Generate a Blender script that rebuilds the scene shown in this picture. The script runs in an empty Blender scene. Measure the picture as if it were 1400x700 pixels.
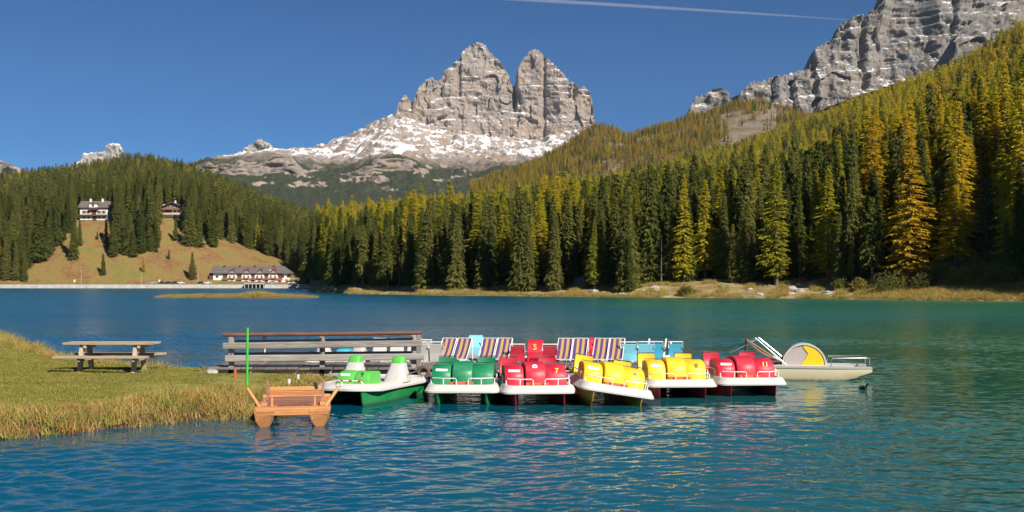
import bpy, math, random
import numpy as np
from mathutils import Vector, Matrix, Euler
rad = math.radians
SC = bpy.context.scene
COL = SC.collection
random.seed(7)
RNG = np.random.default_rng(7)

# ------------------------------------------------------------------ camera
F, CX, HY, CH = 1500.0, 700.0, 387.5, 2.65      # focal length, centre and horizon in photo pixels; eye height in metres
cam_d = bpy.data.cameras.new('camera')
cam = bpy.data.objects.new('camera', cam_d)
COL.objects.link(cam)
cam.location = (0, 0, CH)
cam.rotation_euler = (rad(90), 0, 0)
cam_d.sensor_width = 36.0
cam_d.lens = 36.0 * F / 1400.0
cam_d.shift_y = (HY - 350.0) / 1400.0
cam_d.clip_start = 0.1
cam_d.clip_end = 200000
SC.camera = cam

# ------------------------------------------------------------------ light
SUN_EL, SUN_AZ = 38.0, 38.0                    # degrees; azimuth to the right of straight behind the camera
S = Vector((math.cos(rad(SUN_EL)) * math.sin(rad(SUN_AZ)), -math.cos(rad(SUN_EL)) * math.cos(rad(SUN_AZ)), math.sin(rad(SUN_EL))))
world = bpy.data.worlds.new('World')
SC.world = world
world.use_nodes = True
wn = world.node_tree
bg = wn.nodes['Background']
sky = wn.nodes.new('ShaderNodeTexSky')
sky.sky_type = 'NISHITA'
sky.sun_disc = False
sky.sun_elevation = rad(SUN_EL)
sky.sun_rotation = math.atan2(S.x, S.y)
sky.altitude = 1750
sky.air_density = 0.70
sky.dust_density = 0.05
sky.ozone_density = 6.5
hsv = wn.nodes.new('ShaderNodeHueSaturation')      # the deep polarised blue of the whole sky
hsv.inputs['Saturation'].default_value = 1.19
wn.links.new(sky.outputs[0], hsv.inputs['Color'])
wn.links.new(hsv.outputs[0], bg.inputs[0])
bg.inputs[1].default_value = 0.05
sun_d = bpy.data.lights.new('sun', 'SUN')
sun_d.energy = 5.0
sun_d.angle = rad(0.53)
sun_d.color = (1.0, 0.93, 0.82)
sun = bpy.data.objects.new('sun', sun_d)
COL.objects.link(sun)
sun.rotation_euler = (-S).to_track_quat('-Z', 'Y').to_euler()
sun.location = (40, -30, 60)
SC.view_settings.view_transform = 'Standard'
SC.view_settings.look = 'None'
SC.view_settings.exposure = 0.62
SC.view_settings.gamma = 1.0
SC.view_settings.use_curve_mapping = False
SC.render.engine = 'CYCLES'
SC.cycles.use_denoising = True
SC.cycles.max_bounces = 6
SC.cycles.diffuse_bounces = 3
SC.cycles.glossy_bounces = 3
SC.cycles.transmission_bounces = 2
SC.cycles.transparent_max_bounces = 6
SC.cycles.volume_bounces = 0
SC.cycles.caustics_reflective = False
SC.cycles.caustics_refractive = False


# ------------------------------------------------------------------ helpers
def P(px, py, d):
    return Vector(((px - CX) / F * d, d, CH + (HY - py) / F * d))


def zp(py, d):
    return CH + (HY - py) / F * d


def dg(py, z=0.0):
    return (CH - z) * F / (py - HY)


def xp(px, d):
    return (px - CX) / F * d


def hash3(i, j, k):
    n = (i.astype(np.int64) * 374761393 + j.astype(np.int64) * 668265263 + k.astype(np.int64) * 2147483647) & 0xffffffff
    n = ((n ^ (n >> 13)) * 1274126177) & 0xffffffff
    n = ((n ^ (n >> 16)) * 2246822519) & 0xffffffff
    return ((n ^ (n >> 15)) & 0xffff) / 32767.5 - 1.0


def vnoise(x, y, z):
    x, y, z = np.broadcast_arrays(np.asarray(x, float), np.asarray(y, float), np.asarray(z, float))
    xi, yi, zi = np.floor(x), np.floor(y), np.floor(z)
    u, v, w = x - xi, y - yi, z - zi
    u, v, w = u * u * (3 - 2 * u), v * v * (3 - 2 * v), w * w * (3 - 2 * w)
    r = 0
    for a in (0, 1):
        for b in (0, 1):
            for c in (0, 1):
                r = r + hash3(xi + a, yi + b, zi + c) * (u if a else 1 - u) * (v if b else 1 - v) * (w if c else 1 - w)
    return r


def fbm(x, y, z, o=5, g=0.5):
    r, a = 0, 1.0
    x, y, z = np.asarray(x, float), np.asarray(y, float), np.asarray(z, float)
    for k in range(o):
        r = r + a * vnoise(x + 17.3 * k, y - 9.1 * k, z + 4.7 * k)
        x, y, z, a = x * 2.03, y * 2.03, z * 2.03, a * g
    return r


def ridged(x, y, z, o=4):
    r, a = 0, 1.0
    x, y, z = np.asarray(x, float), np.asarray(y, float), np.asarray(z, float)
    for k in range(o):
        r = r + a * (1 - 2 * np.abs(vnoise(x + 31.7 * k, y, z - 11.0 * k)))
        x, y, z, a = x * 2.1, y * 2.1, z * 2.1, a * 0.5
    return r


def lerp_line(pts, px):
    a = np.array(pts, float)
    return np.interp(px, a[:, 0], a[:, 1])


class MB:
    def __init__(self):
        self.v, self.f = [], []

    def add(self, vs, fs):
        n = len(self.v)
        self.v += [tuple(v) for v in vs]
        self.f += [tuple(i + n for i in f) for f in fs]
        return self

    def box(self, c, s, R=None):
        c = Vector(c)
        vs = []
        for dz in (-.5, .5):
            for dx, dy in ((-.5, -.5), (.5, -.5), (.5, .5), (-.5, .5)):
                q = Vector((dx * s[0], dy * s[1], dz * s[2]))
                if R is not None:
                    q = R @ q
                vs.append(c + q)
        return self.add(vs, [(0, 3, 2, 1), (4, 5, 6, 7), (0, 1, 5, 4), (1, 2, 6, 5), (2, 3, 7, 6), (3, 0, 4, 7)])

    def beam(self, p, q, w, h, up=(0, 0, 1)):
        p, q = Vector(p), Vector(q)
        d = (q - p)
        L = d.length
        d.normalize()
        u = Vector(up)
        s = d.cross(u)
        if s.length < 1e-4:
            s = d.cross(Vector((0, 1, 0)))
        s.normalize()
        u = s.cross(d)
        R = Matrix((s, d, u)).transposed()
        return self.box((p + q) / 2, (w, L, h), R)

    def tube(self, pts, r, seg=6):
        pts = [Vector(p) for p in pts]
        rs = r if isinstance(r, (list, tuple)) else [r] * len(pts)
        rings = []
        for i, p in enumerate(pts):
            d = (pts[min(i + 1, len(pts) - 1)] - pts[max(i - 1, 0)]).normalized()
            a = d.cross(Vector((0, 0, 1)) if abs(d.z) < 0.9 else Vector((0, 1, 0))).normalized()
            b = d.cross(a)
            rings.append([p + (a * math.cos(t) + b * math.sin(t)) * rs[i] for t in [2 * math.pi * k / seg for k in range(seg)]])
        return self.loft(rings)

    def loft(self, rings, cap0=True, cap1=True, closed=True):
        n = len(rings[0])
        vs = [v for r in rings for v in r]
        fs = []
        for i in range(len(rings) - 1):
            for j in range(n if closed else n - 1):
                k = (j + 1) % n
                fs.append((i * n + j, i * n + k, (i + 1) * n + k, (i + 1) * n + j))
        if cap0:
            fs.append(tuple(range(n))[::-1])
        if cap1:
            fs.append(tuple((len(rings) - 1) * n + j for j in range(n)))
        return self.add(vs, fs)

    def prism_x(self, prof, x0, x1):
        return self.loft([[(x0, y, z) for y, z in prof], [(x1, y, z) for y, z in prof]])

    def prism_y(self, prof, y0, y1):
        return self.loft([[(x, y0, z) for x, z in prof], [(x, y1, z) for x, z in prof]])

    def mesh(self, name):
        me = bpy.data.meshes.new(name)
        me.from_pydata(self.v, [], self.f)
        import bmesh
        bm = bmesh.new()
        bm.from_mesh(me)
        bmesh.ops.recalc_face_normals(bm, faces=bm.faces)
        bm.to_mesh(me)
        bm.free()
        return me

    def build(self, name, m, parent=None, bevel=0.0, smooth=False, seg=2):
        return put(name, self.mesh(name), m, parent, bevel, smooth, seg)


def put(name, me, m, parent=None, bevel=0.0, smooth=False, seg=2):
    o = bpy.data.objects.new(name, me)
    COL.objects.link(o)
    if m is not None and not me.materials:
        me.materials.append(m)
    if parent is not None:
        o.parent = parent
    if bevel > 0:
        b = o.modifiers.new('bevel', 'BEVEL')
        b.width = bevel
        b.segments = seg
        b.limit_method = 'ANGLE'
        b.angle_limit = rad(32)
    if smooth:
        me.polygons.foreach_set('use_smooth', [True] * len(me.polygons))
        if smooth == 'auto':
            me.set_sharp_from_angle(angle=rad(40))
    return o


def grid_mesh(name, X, Y, Z):
    nr, nc = X.shape
    V = np.stack([X, Y, Z], -1).reshape(-1, 3)
    i = np.arange(nr * nc).reshape(nr, nc)
    q = np.stack([i[:-1, :-1], i[:-1, 1:], i[1:, 1:], i[1:, :-1]], -1).reshape(-1, 4)
    me = bpy.data.meshes.new(name)
    me.vertices.add(len(V))
    me.vertices.foreach_set('co', V.ravel())
    me.loops.add(q.size)
    me.loops.foreach_set('vertex_index', q.ravel().astype(np.int32))
    me.polygons.add(len(q))
    me.polygons.foreach_set('loop_start', np.arange(0, q.size, 4, dtype=np.int32))
    me.update(calc_edges=True)
    me.validate()
    return me


def tag(o, label=None, cat=None, group=None, kind=None):
    if label:
        o['label'] = label
    if cat:
        o['category'] = cat
    if group:
        o['group'] = group
    if kind:
        o['kind'] = kind
    return o


def thing(name, label, cat, loc=(0, 0, 0), rot=(0, 0, 0), group=None):
    o = bpy.data.objects.new(name, None)
    COL.objects.link(o)
    o.empty_display_size = 0.2
    o.location = loc
    o.rotation_euler = rot
    return tag(o, label, cat, group)


def dup(root, loc, rotz, label, group=None):
    r = root.copy()
    COL.objects.link(r)
    r.location = loc
    r.rotation_euler = (0, 0, rotz)
    r['label'] = label
    if group:
        r['group'] = group
    for ch in list(root.children):
        c = ch.copy()
        COL.objects.link(c)
        c.parent = r
        for g in list(ch.children):
            e = g.copy()
            COL.objects.link(e)
            e.parent = c
    return r


# ------------------------------------------------------------------ materials
class NT:
    """tiny node-tree helper"""

    def __init__(self, name):
        self.m = bpy.data.materials.new(name)
        self.m.use_nodes = True
        self.t = self.m.node_tree
        self.b = self.t.nodes['Principled BSDF']
        self.out = self.t.nodes['Material Output']

    def n(self, kind, **kw):
        x = self.t.nodes.new('ShaderNode' + kind)
        for k, v in kw.items():
            setattr(x, k, v)
        return x

    def l(self, a, b):
        self.t.links.new(a, b)

    def val(self, sock, v):
        if isinstance(v, (int, float)):
            sock.default_value = v
        elif isinstance(v, (tuple, list)):
            sock.default_value = tuple(v) + ((1,) if len(v) == 3 and len(sock.default_value) == 4 else ())
        else:
            self.l(v, sock)

    def coord(self, kind='Object', scale=(1, 1, 1), rot=(0, 0, 0)):
        if kind == 'Position':
            g = self.n('NewGeometry').outputs['Position']
        else:
            g = self.n('TexCoord').outputs[kind]
        mp = self.n('Mapping')
        mp.inputs['Scale'].default_value = scale
        mp.inputs['Rotation'].default_value = rot
        self.l(g, mp.inputs[0])
        return mp.outputs[0]

    def noise(self, vec, scale, detail=4, rough=0.55, dist=0.0):
        x = self.n('TexNoise')
        self.l(vec, x.inputs['Vector'])
        x.inputs['Scale'].default_value = scale
        x.inputs['Detail'].default_value = detail
        x.inputs['Roughness'].default_value = rough
        x.inputs['Distortion'].default_value = dist
        return x.outputs[0]

    def ramp(self, fac, stops, interp='LINEAR'):
        x = self.n('ValToRGB')
        cr = x.color_ramp
        cr.interpolation = interp
        while len(cr.elements) < len(stops):
            cr.elements.new(0.5)
        for e, (p, c) in zip(cr.elements, stops):
            e.position = p
            e.color = (c, c, c, 1) if isinstance(c, (int, float)) else tuple(c) + (1,)
        self.l(fac, x.inputs[0])
        return x.outputs[0]

    def mix(self, fac, a, b, mode='MIX'):
        x = self.n('Mix', data_type='RGBA', blend_type=mode)
        self.val(x.inputs[0], fac)
        self.val(x.inputs[6], a)
        self.val(x.inputs[7], b)
        return x.outputs[2]

    def math(self, op, a, b=0.0, clamp=False):
        x = self.n('Math', operation=op, use_clamp=clamp)
        self.val(x.inputs[0], a)
        self.val(x.inputs[1], b)
        return x.outputs[0]

    def bump(self, h, strength=0.5, dist=0.02, normal=None):
        x = self.n('Bump')
        x.inputs['Strength'].default_value = strength
        x.inputs['Distance'].default_value = dist
        self.l(h, x.inputs['Height'])
        if normal is not None:
            self.l(normal, x.inputs['Normal'])
        self.l(x.outputs[0], self.b.inputs['Normal'])
        return x.outputs[0]

    def base(self, c):
        self.val(self.b.inputs['Base Color'], c)


def mat(name, col, rough=0.6, amt=0.12, scale=8.0, bump=0.0, metallic=0.0, spec=0.5, coat=0.0, stretch=(1, 1, 1), fine=0.0):
    t = NT(name)
    v = t.coord('Object', stretch)
    f = t.noise(v, scale, 5, 0.6)
    lo = tuple(max(0, c * (1 - amt * 1.6)) for c in col)
    hi = tuple(min(1, c * (1 + amt)) for c in col)
    t.base(t.ramp(f, [(0.3, lo), (0.7, hi)]))
    t.b.inputs['Roughness'].default_value = rough
    t.b.inputs['Metallic'].default_value = metallic
    t.b.inputs['Specular IOR Level'].default_value = spec
    t.b.inputs['Coat Weight'].default_value = coat
    t.b.inputs['Coat Roughness'].default_value = 0.15
    if bump > 0:
        t.bump(f, 0.6, bump)
    return t.m


def wood_mat(name, dark, light, rough=0.75, along='x', scale=1.0):
    t = NT(name)
    st = {'x': (0.6, 9, 9), 'y': (9, 0.6, 9), 'z': (9, 9, 0.6)}[along]
    v = t.coord('Object', tuple(s * scale for s in st))
    f = t.noise(v, 3.0, 6, 0.65, 0.4)
    r = t.n('ObjectInfo').outputs['Random']
    f2 = t.math('ADD', f, t.math('MULTIPLY', t.math('SUBTRACT', r, 0.5), 0.25))
    t.base(t.ramp(f2, [(0.28, dark), (0.72, light)]))
    t.b.inputs['Roughness'].default_value = rough
    t.bump(f, 0.5, 0.006)
    return t.m


def gel_mat(name, col, rough=0.30, fade=0.30):
    """sun-bleached, scuffed gel-coat plastic with algae along the waterline"""
    t = NT(name)
    v = t.coord('Object')
    f = t.noise(v, 2.3, 5, 0.65)
    g = t.noise(t.coord('Object', (1, 1, 0.35)), 9, 6, 0.75)
    sc = t.noise(t.coord('Object', (1.0, 6.0, 2.0)), 7, 5, 0.8)
    c = t.mix(t.ramp(f, [(0.40, 0.0), (0.75, fade)]), col, tuple(min(1, x * 0.65 + 0.16) for x in col))
    c = t.mix(t.ramp(g, [(0.56, 0.0), (0.78, 0.45)]), c, tuple(x * 0.42 + 0.015 for x in col))
    c = t.mix(t.ramp(sc, [(0.66, 0.0), (0.74, 0.45)]), c, tuple(min(1, x * 0.5 + 0.28) for x in col))
    sep = t.n('SeparateXYZ')
    t.l(v, sep.inputs[0])
    low = t.math('ADD', sep.outputs['Z'], t.math('MULTIPLY', t.math('SUBTRACT', g, 0.5), 0.12))
    c = t.mix(t.ramp(low, [(0.0, 0.75), (0.075, 0.0)]), c, (0.035, 0.04, 0.02))
    t.base(c)
    t.l(t.ramp(g, [(0.3, rough), (0.75, min(1, rough + 0.35))]), t.b.inputs['Roughness'])
    t.b.inputs['Specular IOR Level'].default_value = 0.4
    return t.m


M = {}
M['white_gel'] = gel_mat('white_gelcoat', (0.52, 0.50, 0.47), 0.4, 0.1)
M['cream_gel'] = gel_mat('cream_gelcoat', (0.62, 0.52, 0.33), 0.35)
M['green_gel'] = gel_mat('green_gelcoat', (0.004, 0.20, 0.075))
M['hull_green'] = gel_mat('hull_green_gelcoat', (0.003, 0.20, 0.045), 0.3)
M['lime_gel'] = gel_mat('lime_gelcoat', (0.09, 0.46, 0.06))
M['red_gel'] = gel_mat('red_gelcoat', (0.52, 0.010, 0.035))
M['hull_red'] = gel_mat('hull_red_gelcoat', (0.36, 0.008, 0.018), 0.3)
M['yellow_gel'] = gel_mat('yellow_gelcoat', (0.78, 0.52, 0.008))
M['hull_yellow'] = gel_mat('hull_yellow_gelcoat', (0.62, 0.36, 0.02), 0.3)
M['blue_gel'] = gel_mat('sky_blue_gelcoat', (0.06, 0.42, 0.62))
M['pale_blue'] = gel_mat('pale_blue_gelcoat', (0.22, 0.60, 0.74))
M['teal_gel'] = gel_mat('teal_gelcoat', (0.01, 0.20, 0.28))
M['grey_gel'] = gel_mat('grey_gelcoat', (0.33, 0.33, 0.32), 0.5)
M['steel'] = mat('steel_tube', (0.50, 0.50, 0.51), 0.4, 0.15, 20, metallic=0.8)
M['white_tube'] = mat('white_painted_tube', (0.75, 0.74, 0.71), 0.35, 0.06, 15)
M['black'] = mat('black_rubber', (0.02, 0.02, 0.022), 0.5)
M['orange_mat'] = mat('orange_mat', (0.62, 0.13, 0.05), 0.7)
M['yellow_ink'] = mat('yellow_print', (0.80, 0.50, 0.02), 0.4)
M['black_ink'] = mat('black_print', (0.03, 0.025, 0.02), 0.4)
M['violet_ink'] = mat('violet_print', (0.28, 0.20, 0.42), 0.4)
M['grey_ink'] = mat('grey_print', (0.25, 0.28, 0.32), 0.4)
M['plate'] = mat('white_name_plate', (0.76, 0.74, 0.72), 0.4, 0.05)
M['orange_wood'] = wood_mat('orange_varnished_wood', (0.42, 0.17, 0.055), (0.66, 0.30, 0.11), 0.5)
M['orange_wood_y'] = wood_mat('orange_varnished_hull_wood', (0.40, 0.16, 0.055), (0.62, 0.28, 0.10), 0.5, 'y')
M['red_wood'] = wood_mat('red_brown_wood', (0.16, 0.06, 0.04), (0.30, 0.13, 0.09), 0.6)
M['grey_wood'] = wood_mat('weathered_grey_wood', (0.17, 0.15, 0.13), (0.40, 0.37, 0.33), 0.85)
M['grey_wood_y'] = wood_mat('weathered_plank_wood', (0.09, 0.075, 0.062), (0.24, 0.205, 0.175), 0.85, 'y')
M['grey_wood_z'] = wood_mat('weathered_post_wood', (0.17, 0.15, 0.13), (0.38, 0.35, 0.31), 0.85, 'z')
M['rail_brown'] = wood_mat('red_brown_rail_wood', (0.10, 0.04, 0.025), (0.26, 0.115, 0.065), 0.6)
M['table_wood'] = wood_mat('table_wood', (0.26, 0.19, 0.12), (0.50, 0.40, 0.28), 0.8)
M['table_wood_z'] = wood_mat('table_leg_wood', (0.28, 0.20, 0.13), (0.56, 0.45, 0.33), 0.8, 'z')
M['green_paint'] = mat('bright_green_paint', (0.05, 0.50, 0.05), 0.4)
M['red_paint'] = mat('orange_red_paint', (0.62, 0.10, 0.03), 0.5)
M['white_paint'] = mat('white_paint', (0.70, 0.68, 0.63), 0.6)
M['stone'] = mat('grey_stone', (0.36, 0.34, 0.32), 0.9, 0.3, 4, 0.05)
M['wall_white'] = mat('white_render', (0.74, 0.69, 0.62), 0.85, 0.08, 0.6)
M['roof_grey'] = mat('grey_brown_shingle_roof', (0.135, 0.11, 0.105), 0.8, 0.25, 1.2)
M['dark_wood'] = mat('dark_brown_timber', (0.13, 0.055, 0.03), 0.7, 0.25, 1.5)
M['balcony_wood'] = mat('balcony_timber', (0.24, 0.12, 0.07), 0.7, 0.25, 1.5)
M['glass_dark'] = mat('dark_window_glass', (0.03, 0.035, 0.04), 0.1, 0.2, 2)
M['concrete'] = mat('pale_concrete', (0.50, 0.46, 0.40), 0.9, 0.15, 0.4)
M['asphalt'] = mat('promenade_paving', (0.30, 0.28, 0.25), 0.9, 0.15, 0.4)
M['car_dark'] = mat('dark_car_paint', (0.02, 0.022, 0.028), 0.25, coat=0.5)
M['car_white'] = mat('white_car_paint', (0.72, 0.72, 0.72), 0.25, coat=0.5)
M['car_silver'] = mat('silver_car_paint', (0.38, 0.39, 0.41), 0.25, coat=0.5)
M['red_fabric'] = mat('red_parasol_fabric', (0.38, 0.045, 0.03), 0.8)
M['lamp_steel'] = mat('galvanised_post', (0.45, 0.45, 0.44), 0.5)
M['rope'] = mat('mooring_rope', (0.35, 0.30, 0.22), 0.9)


def stripe_mat(name, cols, n, axis='X'):
    t = NT(name)
    g = t.n('TexCoord').outputs['Generated']
    s = t.n('SeparateXYZ')
    t.l(g, s.inputs[0])
    k = t.math('FRACT', t.math('ADD', t.math('MULTIPLY', s.outputs[axis], n / 2.0), 0.0))
    c = t.ramp(k, [(0.0, cols[0]), (0.5, cols[1])], 'CONSTANT')
    f = t.noise(t.coord('Object'), 30, 3)
    t.base(t.mix(t.math('MULTIPLY', f, 0.10), c, (0.3, 0.25, 0.25)))
    t.b.inputs['Roughness'].default_value = 0.85
    return t.m


M['pale_panel'] = gel_mat('pale_lilac_gelcoat', (0.42, 0.36, 0.33), 0.45)
M['stripe'] = stripe_mat('violet_and_straw_striped_canvas', ((0.075, 0.03, 0.16), (0.46, 0.29, 0.085)), 5)
M['stripe_brown'] = stripe_mat('brown_striped_canvas', ((0.30, 0.10, 0.055), (0.50, 0.20, 0.10)), 5)


def rock_mat(name, base_c, warm_c, dark_c, snow_lo=0.50, snow_hi=0.62, strata=0.02, sc=1.0, snow_amt=0.5, veg=None, grass=None):
    t = NT(name)
    pos = t.coord('Position')
    st = t.coord('Position', (0.10, 0.10, 1.0))
    vt = t.coord('Position', (1.0, 0.3, 0.09))
    n1 = t.noise(st, strata * sc, 7, 0.7, 0.2)
    n2 = t.noise(pos, 0.006 * sc, 6, 0.6)
    n3 = t.noise(vt, 0.035 * sc, 6, 0.7)
    n4 = t.noise(pos, 0.06 * sc, 6, 0.75)
    c = t.mix(t.ramp(n1, [(0.40, 0.0), (0.60, 1.0)]), base_c, tuple(x * 0.66 for x in base_c))
    c = t.mix(t.ramp(n2, [(0.45, 0.0), (0.68, 0.8)]), c, warm_c)
    c = t.mix(t.ramp(n3, [(0.50, 0.0), (0.70, 0.75)]), c, dark_c)
    c = t.mix(t.ramp(n4, [(0.35, 0.35), (0.65, 0.0)]), c, tuple(x * 0.55 for x in base_c))
    nz = t.n('SeparateXYZ')
    t.l(t.n('NewGeometry').outputs['Normal'], nz.inputs[0])
    up = nz.outputs['Z']
    if veg is not None:
        sep = t.n('SeparateXYZ')
        t.l(pos, sep.inputs[0])
        nv = t.noise(pos, 0.008 * sc, 7, 0.72)
        hgt = t.math('ADD', sep.outputs['Z'], t.math('MULTIPLY', t.math('SUBTRACT', nv, 0.5), veg['spread'] * 2))
        # dwarf-pine scrub thins out with altitude and does not hold on steep rock
        low = t.ramp(t.math('DIVIDE', t.math('SUBTRACT', veg['top'] + veg['spread'], hgt), veg['spread'] * 2, True), [(0.35, 0.0), (0.65, 1.0)])
        gentle = t.ramp(t.math('ADD', up, t.math('MULTIPLY', t.math('SUBTRACT', n4, 0.5), 0.5)), [(0.60, 0.0), (0.74, 1.0)])
        c = t.mix(t.math('MULTIPLY', low, gentle), c, t.mix(t.ramp(n4, [(0.35, 0.0), (0.65, 1.0)]), veg['dark'], veg['light']))
    if grass is not None:
        gm = t.math('MULTIPLY', t.ramp(up, [(0.70, 0.0), (0.82, 1.0)]), t.ramp(n2, [(0.35, 1.0), (0.6, 0.0)]))
        c = t.mix(gm, c, grass)
    sn = t.math('ADD', up, t.math('MULTIPLY', t.math('SUBTRACT', t.noise(pos, 0.03 * sc, 7, 0.75), 0.5), snow_amt))
    if veg is not None:
        st2 = t.coord('Position', (1.0, 0.22, 0.22))
        streak = t.noise(st2, 0.022 * sc, 7, 0.7, 0.6)
        sn = t.math('ADD', sn, t.math('MULTIPLY', t.math('SUBTRACT', streak, 0.5), 1.1))
        alt = t.math('DIVIDE', t.math('SUBTRACT', hgt, veg['snow_from']), 220.0)
        alt = t.math('MINIMUM', t.math('MAXIMUM', alt, -1.0), 0.12)
        sn = t.math('ADD', t.math('SUBTRACT', sn, 0.25), alt)
    sm = t.ramp(sn, [(snow_lo, 0.0), (snow_hi, 1.0)])
    c = t.mix(sm, c, (0.70, 0.70, 0.72))
    t.base(c)
    t.b.inputs['Roughness'].default_value = 0.95
    t.b.inputs['Specular IOR Level'].default_value = 0.1
    t.bump(t.math('ADD', n4, t.math('MULTIPLY', n1, 0.7)), 0.8, 9.0 / sc)
    return t.m


def ground_mat(name, stops, scale, fine, bumpd=0.05, coord='Position'):
    t = NT(name)
    pos = t.coord(coord)
    a = t.noise(pos, scale, 6, 0.6)
    b = t.noise(pos, fine, 5, 0.7)
    k = t.math('ADD', t.math('MULTIPLY', a, 0.6), t.math('MULTIPLY', b, 0.4))
    t.base(t.ramp(k, stops))
    t.b.inputs['Roughness'].default_value = 0.95
    t.b.inputs['Specular IOR Level'].default_value = 0.1
    t.bump(b, 0.7, bumpd)
    return t.m


M['forest_floor'] = ground_mat('forest_floor', [(0.35, (0.05, 0.035, 0.018)), (0.5, (0.11, 0.08, 0.03)), (0.65, (0.17, 0.13, 0.045))], 0.03, 0.4, 0.5)
M['shore_bank'] = ground_mat('shore_bank', [(0.36, (0.13, 0.085, 0.04)), (0.5, (0.28, 0.21, 0.09)), (0.62, (0.44, 0.37, 0.22))], 0.08, 0.6, 0.3)
M['meadow'] = ground_mat('autumn_meadow', [(0.38, (0.17, 0.085, 0.038)), (0.46, (0.21, 0.125, 0.05)), (0.53, (0.23, 0.16, 0.055)), (0.60, (0.15, 0.15, 0.04))], 0.05, 0.4, 0.8)
M['lawn'] = ground_mat('lawn', [(0.32, (0.12, 0.125, 0.026)), (0.5, (0.22, 0.20, 0.05)), (0.66, (0.38, 0.30, 0.12))], 0.35, 3.0, 0.03)
M['mud'] = ground_mat('dark_bank_soil', [(0.35, (0.05, 0.03, 0.018)), (0.65, (0.13, 0.08, 0.045))], 0.5, 4.0, 0.03)
M['lake_bed'] = ground_mat('lake_bed', [(0.3, (0.03, 0.05, 0.04)), (0.7, (0.08, 0.09, 0.06))], 0.1, 1.0, 0.05)


def leaf_mat(name, c0, c1, c2, trans=0.0, vary=0.35):
    """needles: hue differs from tree to tree and from spray to spray"""
    t = NT(name)
    r = t.n('ObjectInfo').outputs['Random']
    f = t.noise(t.coord('Object'), 0.9, 3, 0.6)
    k = t.math('ADD', t.math('MULTIPLY', r, 1 - vary), t.math('MULTIPLY', f, vary))
    c = t.ramp(k, [(0.15, c0), (0.5, c1), (0.85, c2)])
    t.base(c)
    t.b.inputs['Roughness'].default_value = 0.8
    t.b.inputs['Specular IOR Level'].default_value = 0.05
    if trans > 0:
        tr = t.n('BsdfTranslucent')
        t.l(c, tr.inputs[0])
        mx = t.n('MixShader')
        mx.inputs[0].default_value = trans
        t.l(t.b.outputs[0], mx.inputs[1])
        t.l(tr.outputs[0], mx.inputs[2])
        t.l(mx.outputs[0], t.out.inputs[0])
    return t.m


M['spruce'] = leaf_mat('spruce_needles', (0.088, 0.112, 0.026), (0.155, 0.172, 0.040), (0.235, 0.225, 0.062), 0.44)
M['larch_gold'] = leaf_mat('golden_larch_needles', (0.52, 0.34, 0.024), (0.60, 0.44, 0.028), (0.60, 0.48, 0.036), 0.38)
M['larch_green'] = leaf_mat('yellow_green_larch_needles', (0.28, 0.285, 0.03), (0.43, 0.385, 0.032), (0.58, 0.46, 0.034), 0.38)
M['pine'] = leaf_mat('blue_green_pine_needles', (0.10, 0.13, 0.06), (0.125, 0.155, 0.075), (0.15, 0.175, 0.085), 0.15)
M['bush'] = leaf_mat('bush_leaves', (0.10, 0.10, 0.025), (0.19, 0.16, 0.03), (0.28, 0.20, 0.05), 0.2)
M['bark'] = mat('conifer_bark', (0.15, 0.11, 0.085), 0.9, 0.3, 2.0, 0.05, stretch=(1, 1, 0.2))
M['reed'] = leaf_mat('dry_reed_grass', (0.40, 0.24, 0.075), (0.54, 0.38, 0.14), (0.40, 0.34, 0.09), 0.25, 0.3)
M['turf'] = leaf_mat('short_turf_grass', (0.16, 0.18, 0.034), (0.25, 0.235, 0.055), (0.40, 0.31, 0.10), 0.25, 0.3)


def water_mat():
    t = NT('lake_water')
    b = t.b
    pos = t.coord('Position', (1, 1, 1))
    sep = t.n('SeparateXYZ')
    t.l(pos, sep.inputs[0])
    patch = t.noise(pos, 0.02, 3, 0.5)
    # blue left, greener right: the forest's reflection and lake-bed green put into the colour
    green_side = t.math('DIVIDE', t.math('ADD', t.math('SUBTRACT', sep.outputs['X'], t.math('MULTIPLY', sep.outputs['Y'], 0.02)), t.math('MULTIPLY', patch, 6.0)), 16.0, True)
    t.base(t.mix(green_side, t.ramp(patch, [(0.35, (0.000, 0.066, 0.120)), (0.65, (0.001, 0.080, 0.115))]), t.ramp(patch, [(0.35, (0.010, 0.100, 0.078)), (0.65, (0.030, 0.130, 0.070))])))
    b.inputs['IOR'].default_value = 1.333
    # sheltered by the jetty near the bank, wind-roughened out on the open lake
    opn = t.math('DIVIDE', t.math('SUBTRACT', sep.outputs['Y'], 30.0), 60.0, True)
    gust_n = t.noise(t.coord('Position', (0.35, 1.0, 1)), 0.03, 4, 0.6)
    rough = t.math('ADD', t.math('MULTIPLY', opn, 0.22), 0.04)
    t.l(t.math('MULTIPLY', rough, t.ramp(gust_n, [(0.3, 0.8), (0.7, 1.15)])), b.inputs['Roughness'])
    w1 = t.noise(t.coord('Position', (0.78, 1.15, 1), (0, 0, rad(9))), 2.1, 2, 0.5, 0.6)
    w2 = t.noise(t.coord('Position', (0.80, 1.2, 1), (0, 0, rad(-14))), 5.2, 2, 0.5, 0.5)
    w3 = t.noise(t.coord('Position', (0.5, 1.0, 1), (0, 0, rad(4))), 0.55, 2, 0.5)
    gust = t.ramp(t.noise(t.coord('Position', (0.5, 1.2, 1)), 0.045, 3, 0.6), [(0.3, 0.7), (0.7, 1.2)])
    h = t.math('ADD', t.math('ADD', t.math('MULTIPLY', w1, 0.135), t.math('MULTIPLY', w2, 0.042)), t.math('MULTIPLY', w3, 0.14))
    t.bump(t.math('MULTIPLY', t.math('MULTIPLY', h, gust), t.math('ADD', t.math('MULTIPLY', opn, 0.40), 0.12)), 1.0, 1.0)
    return t.m


M['water'] = water_mat()

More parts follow.
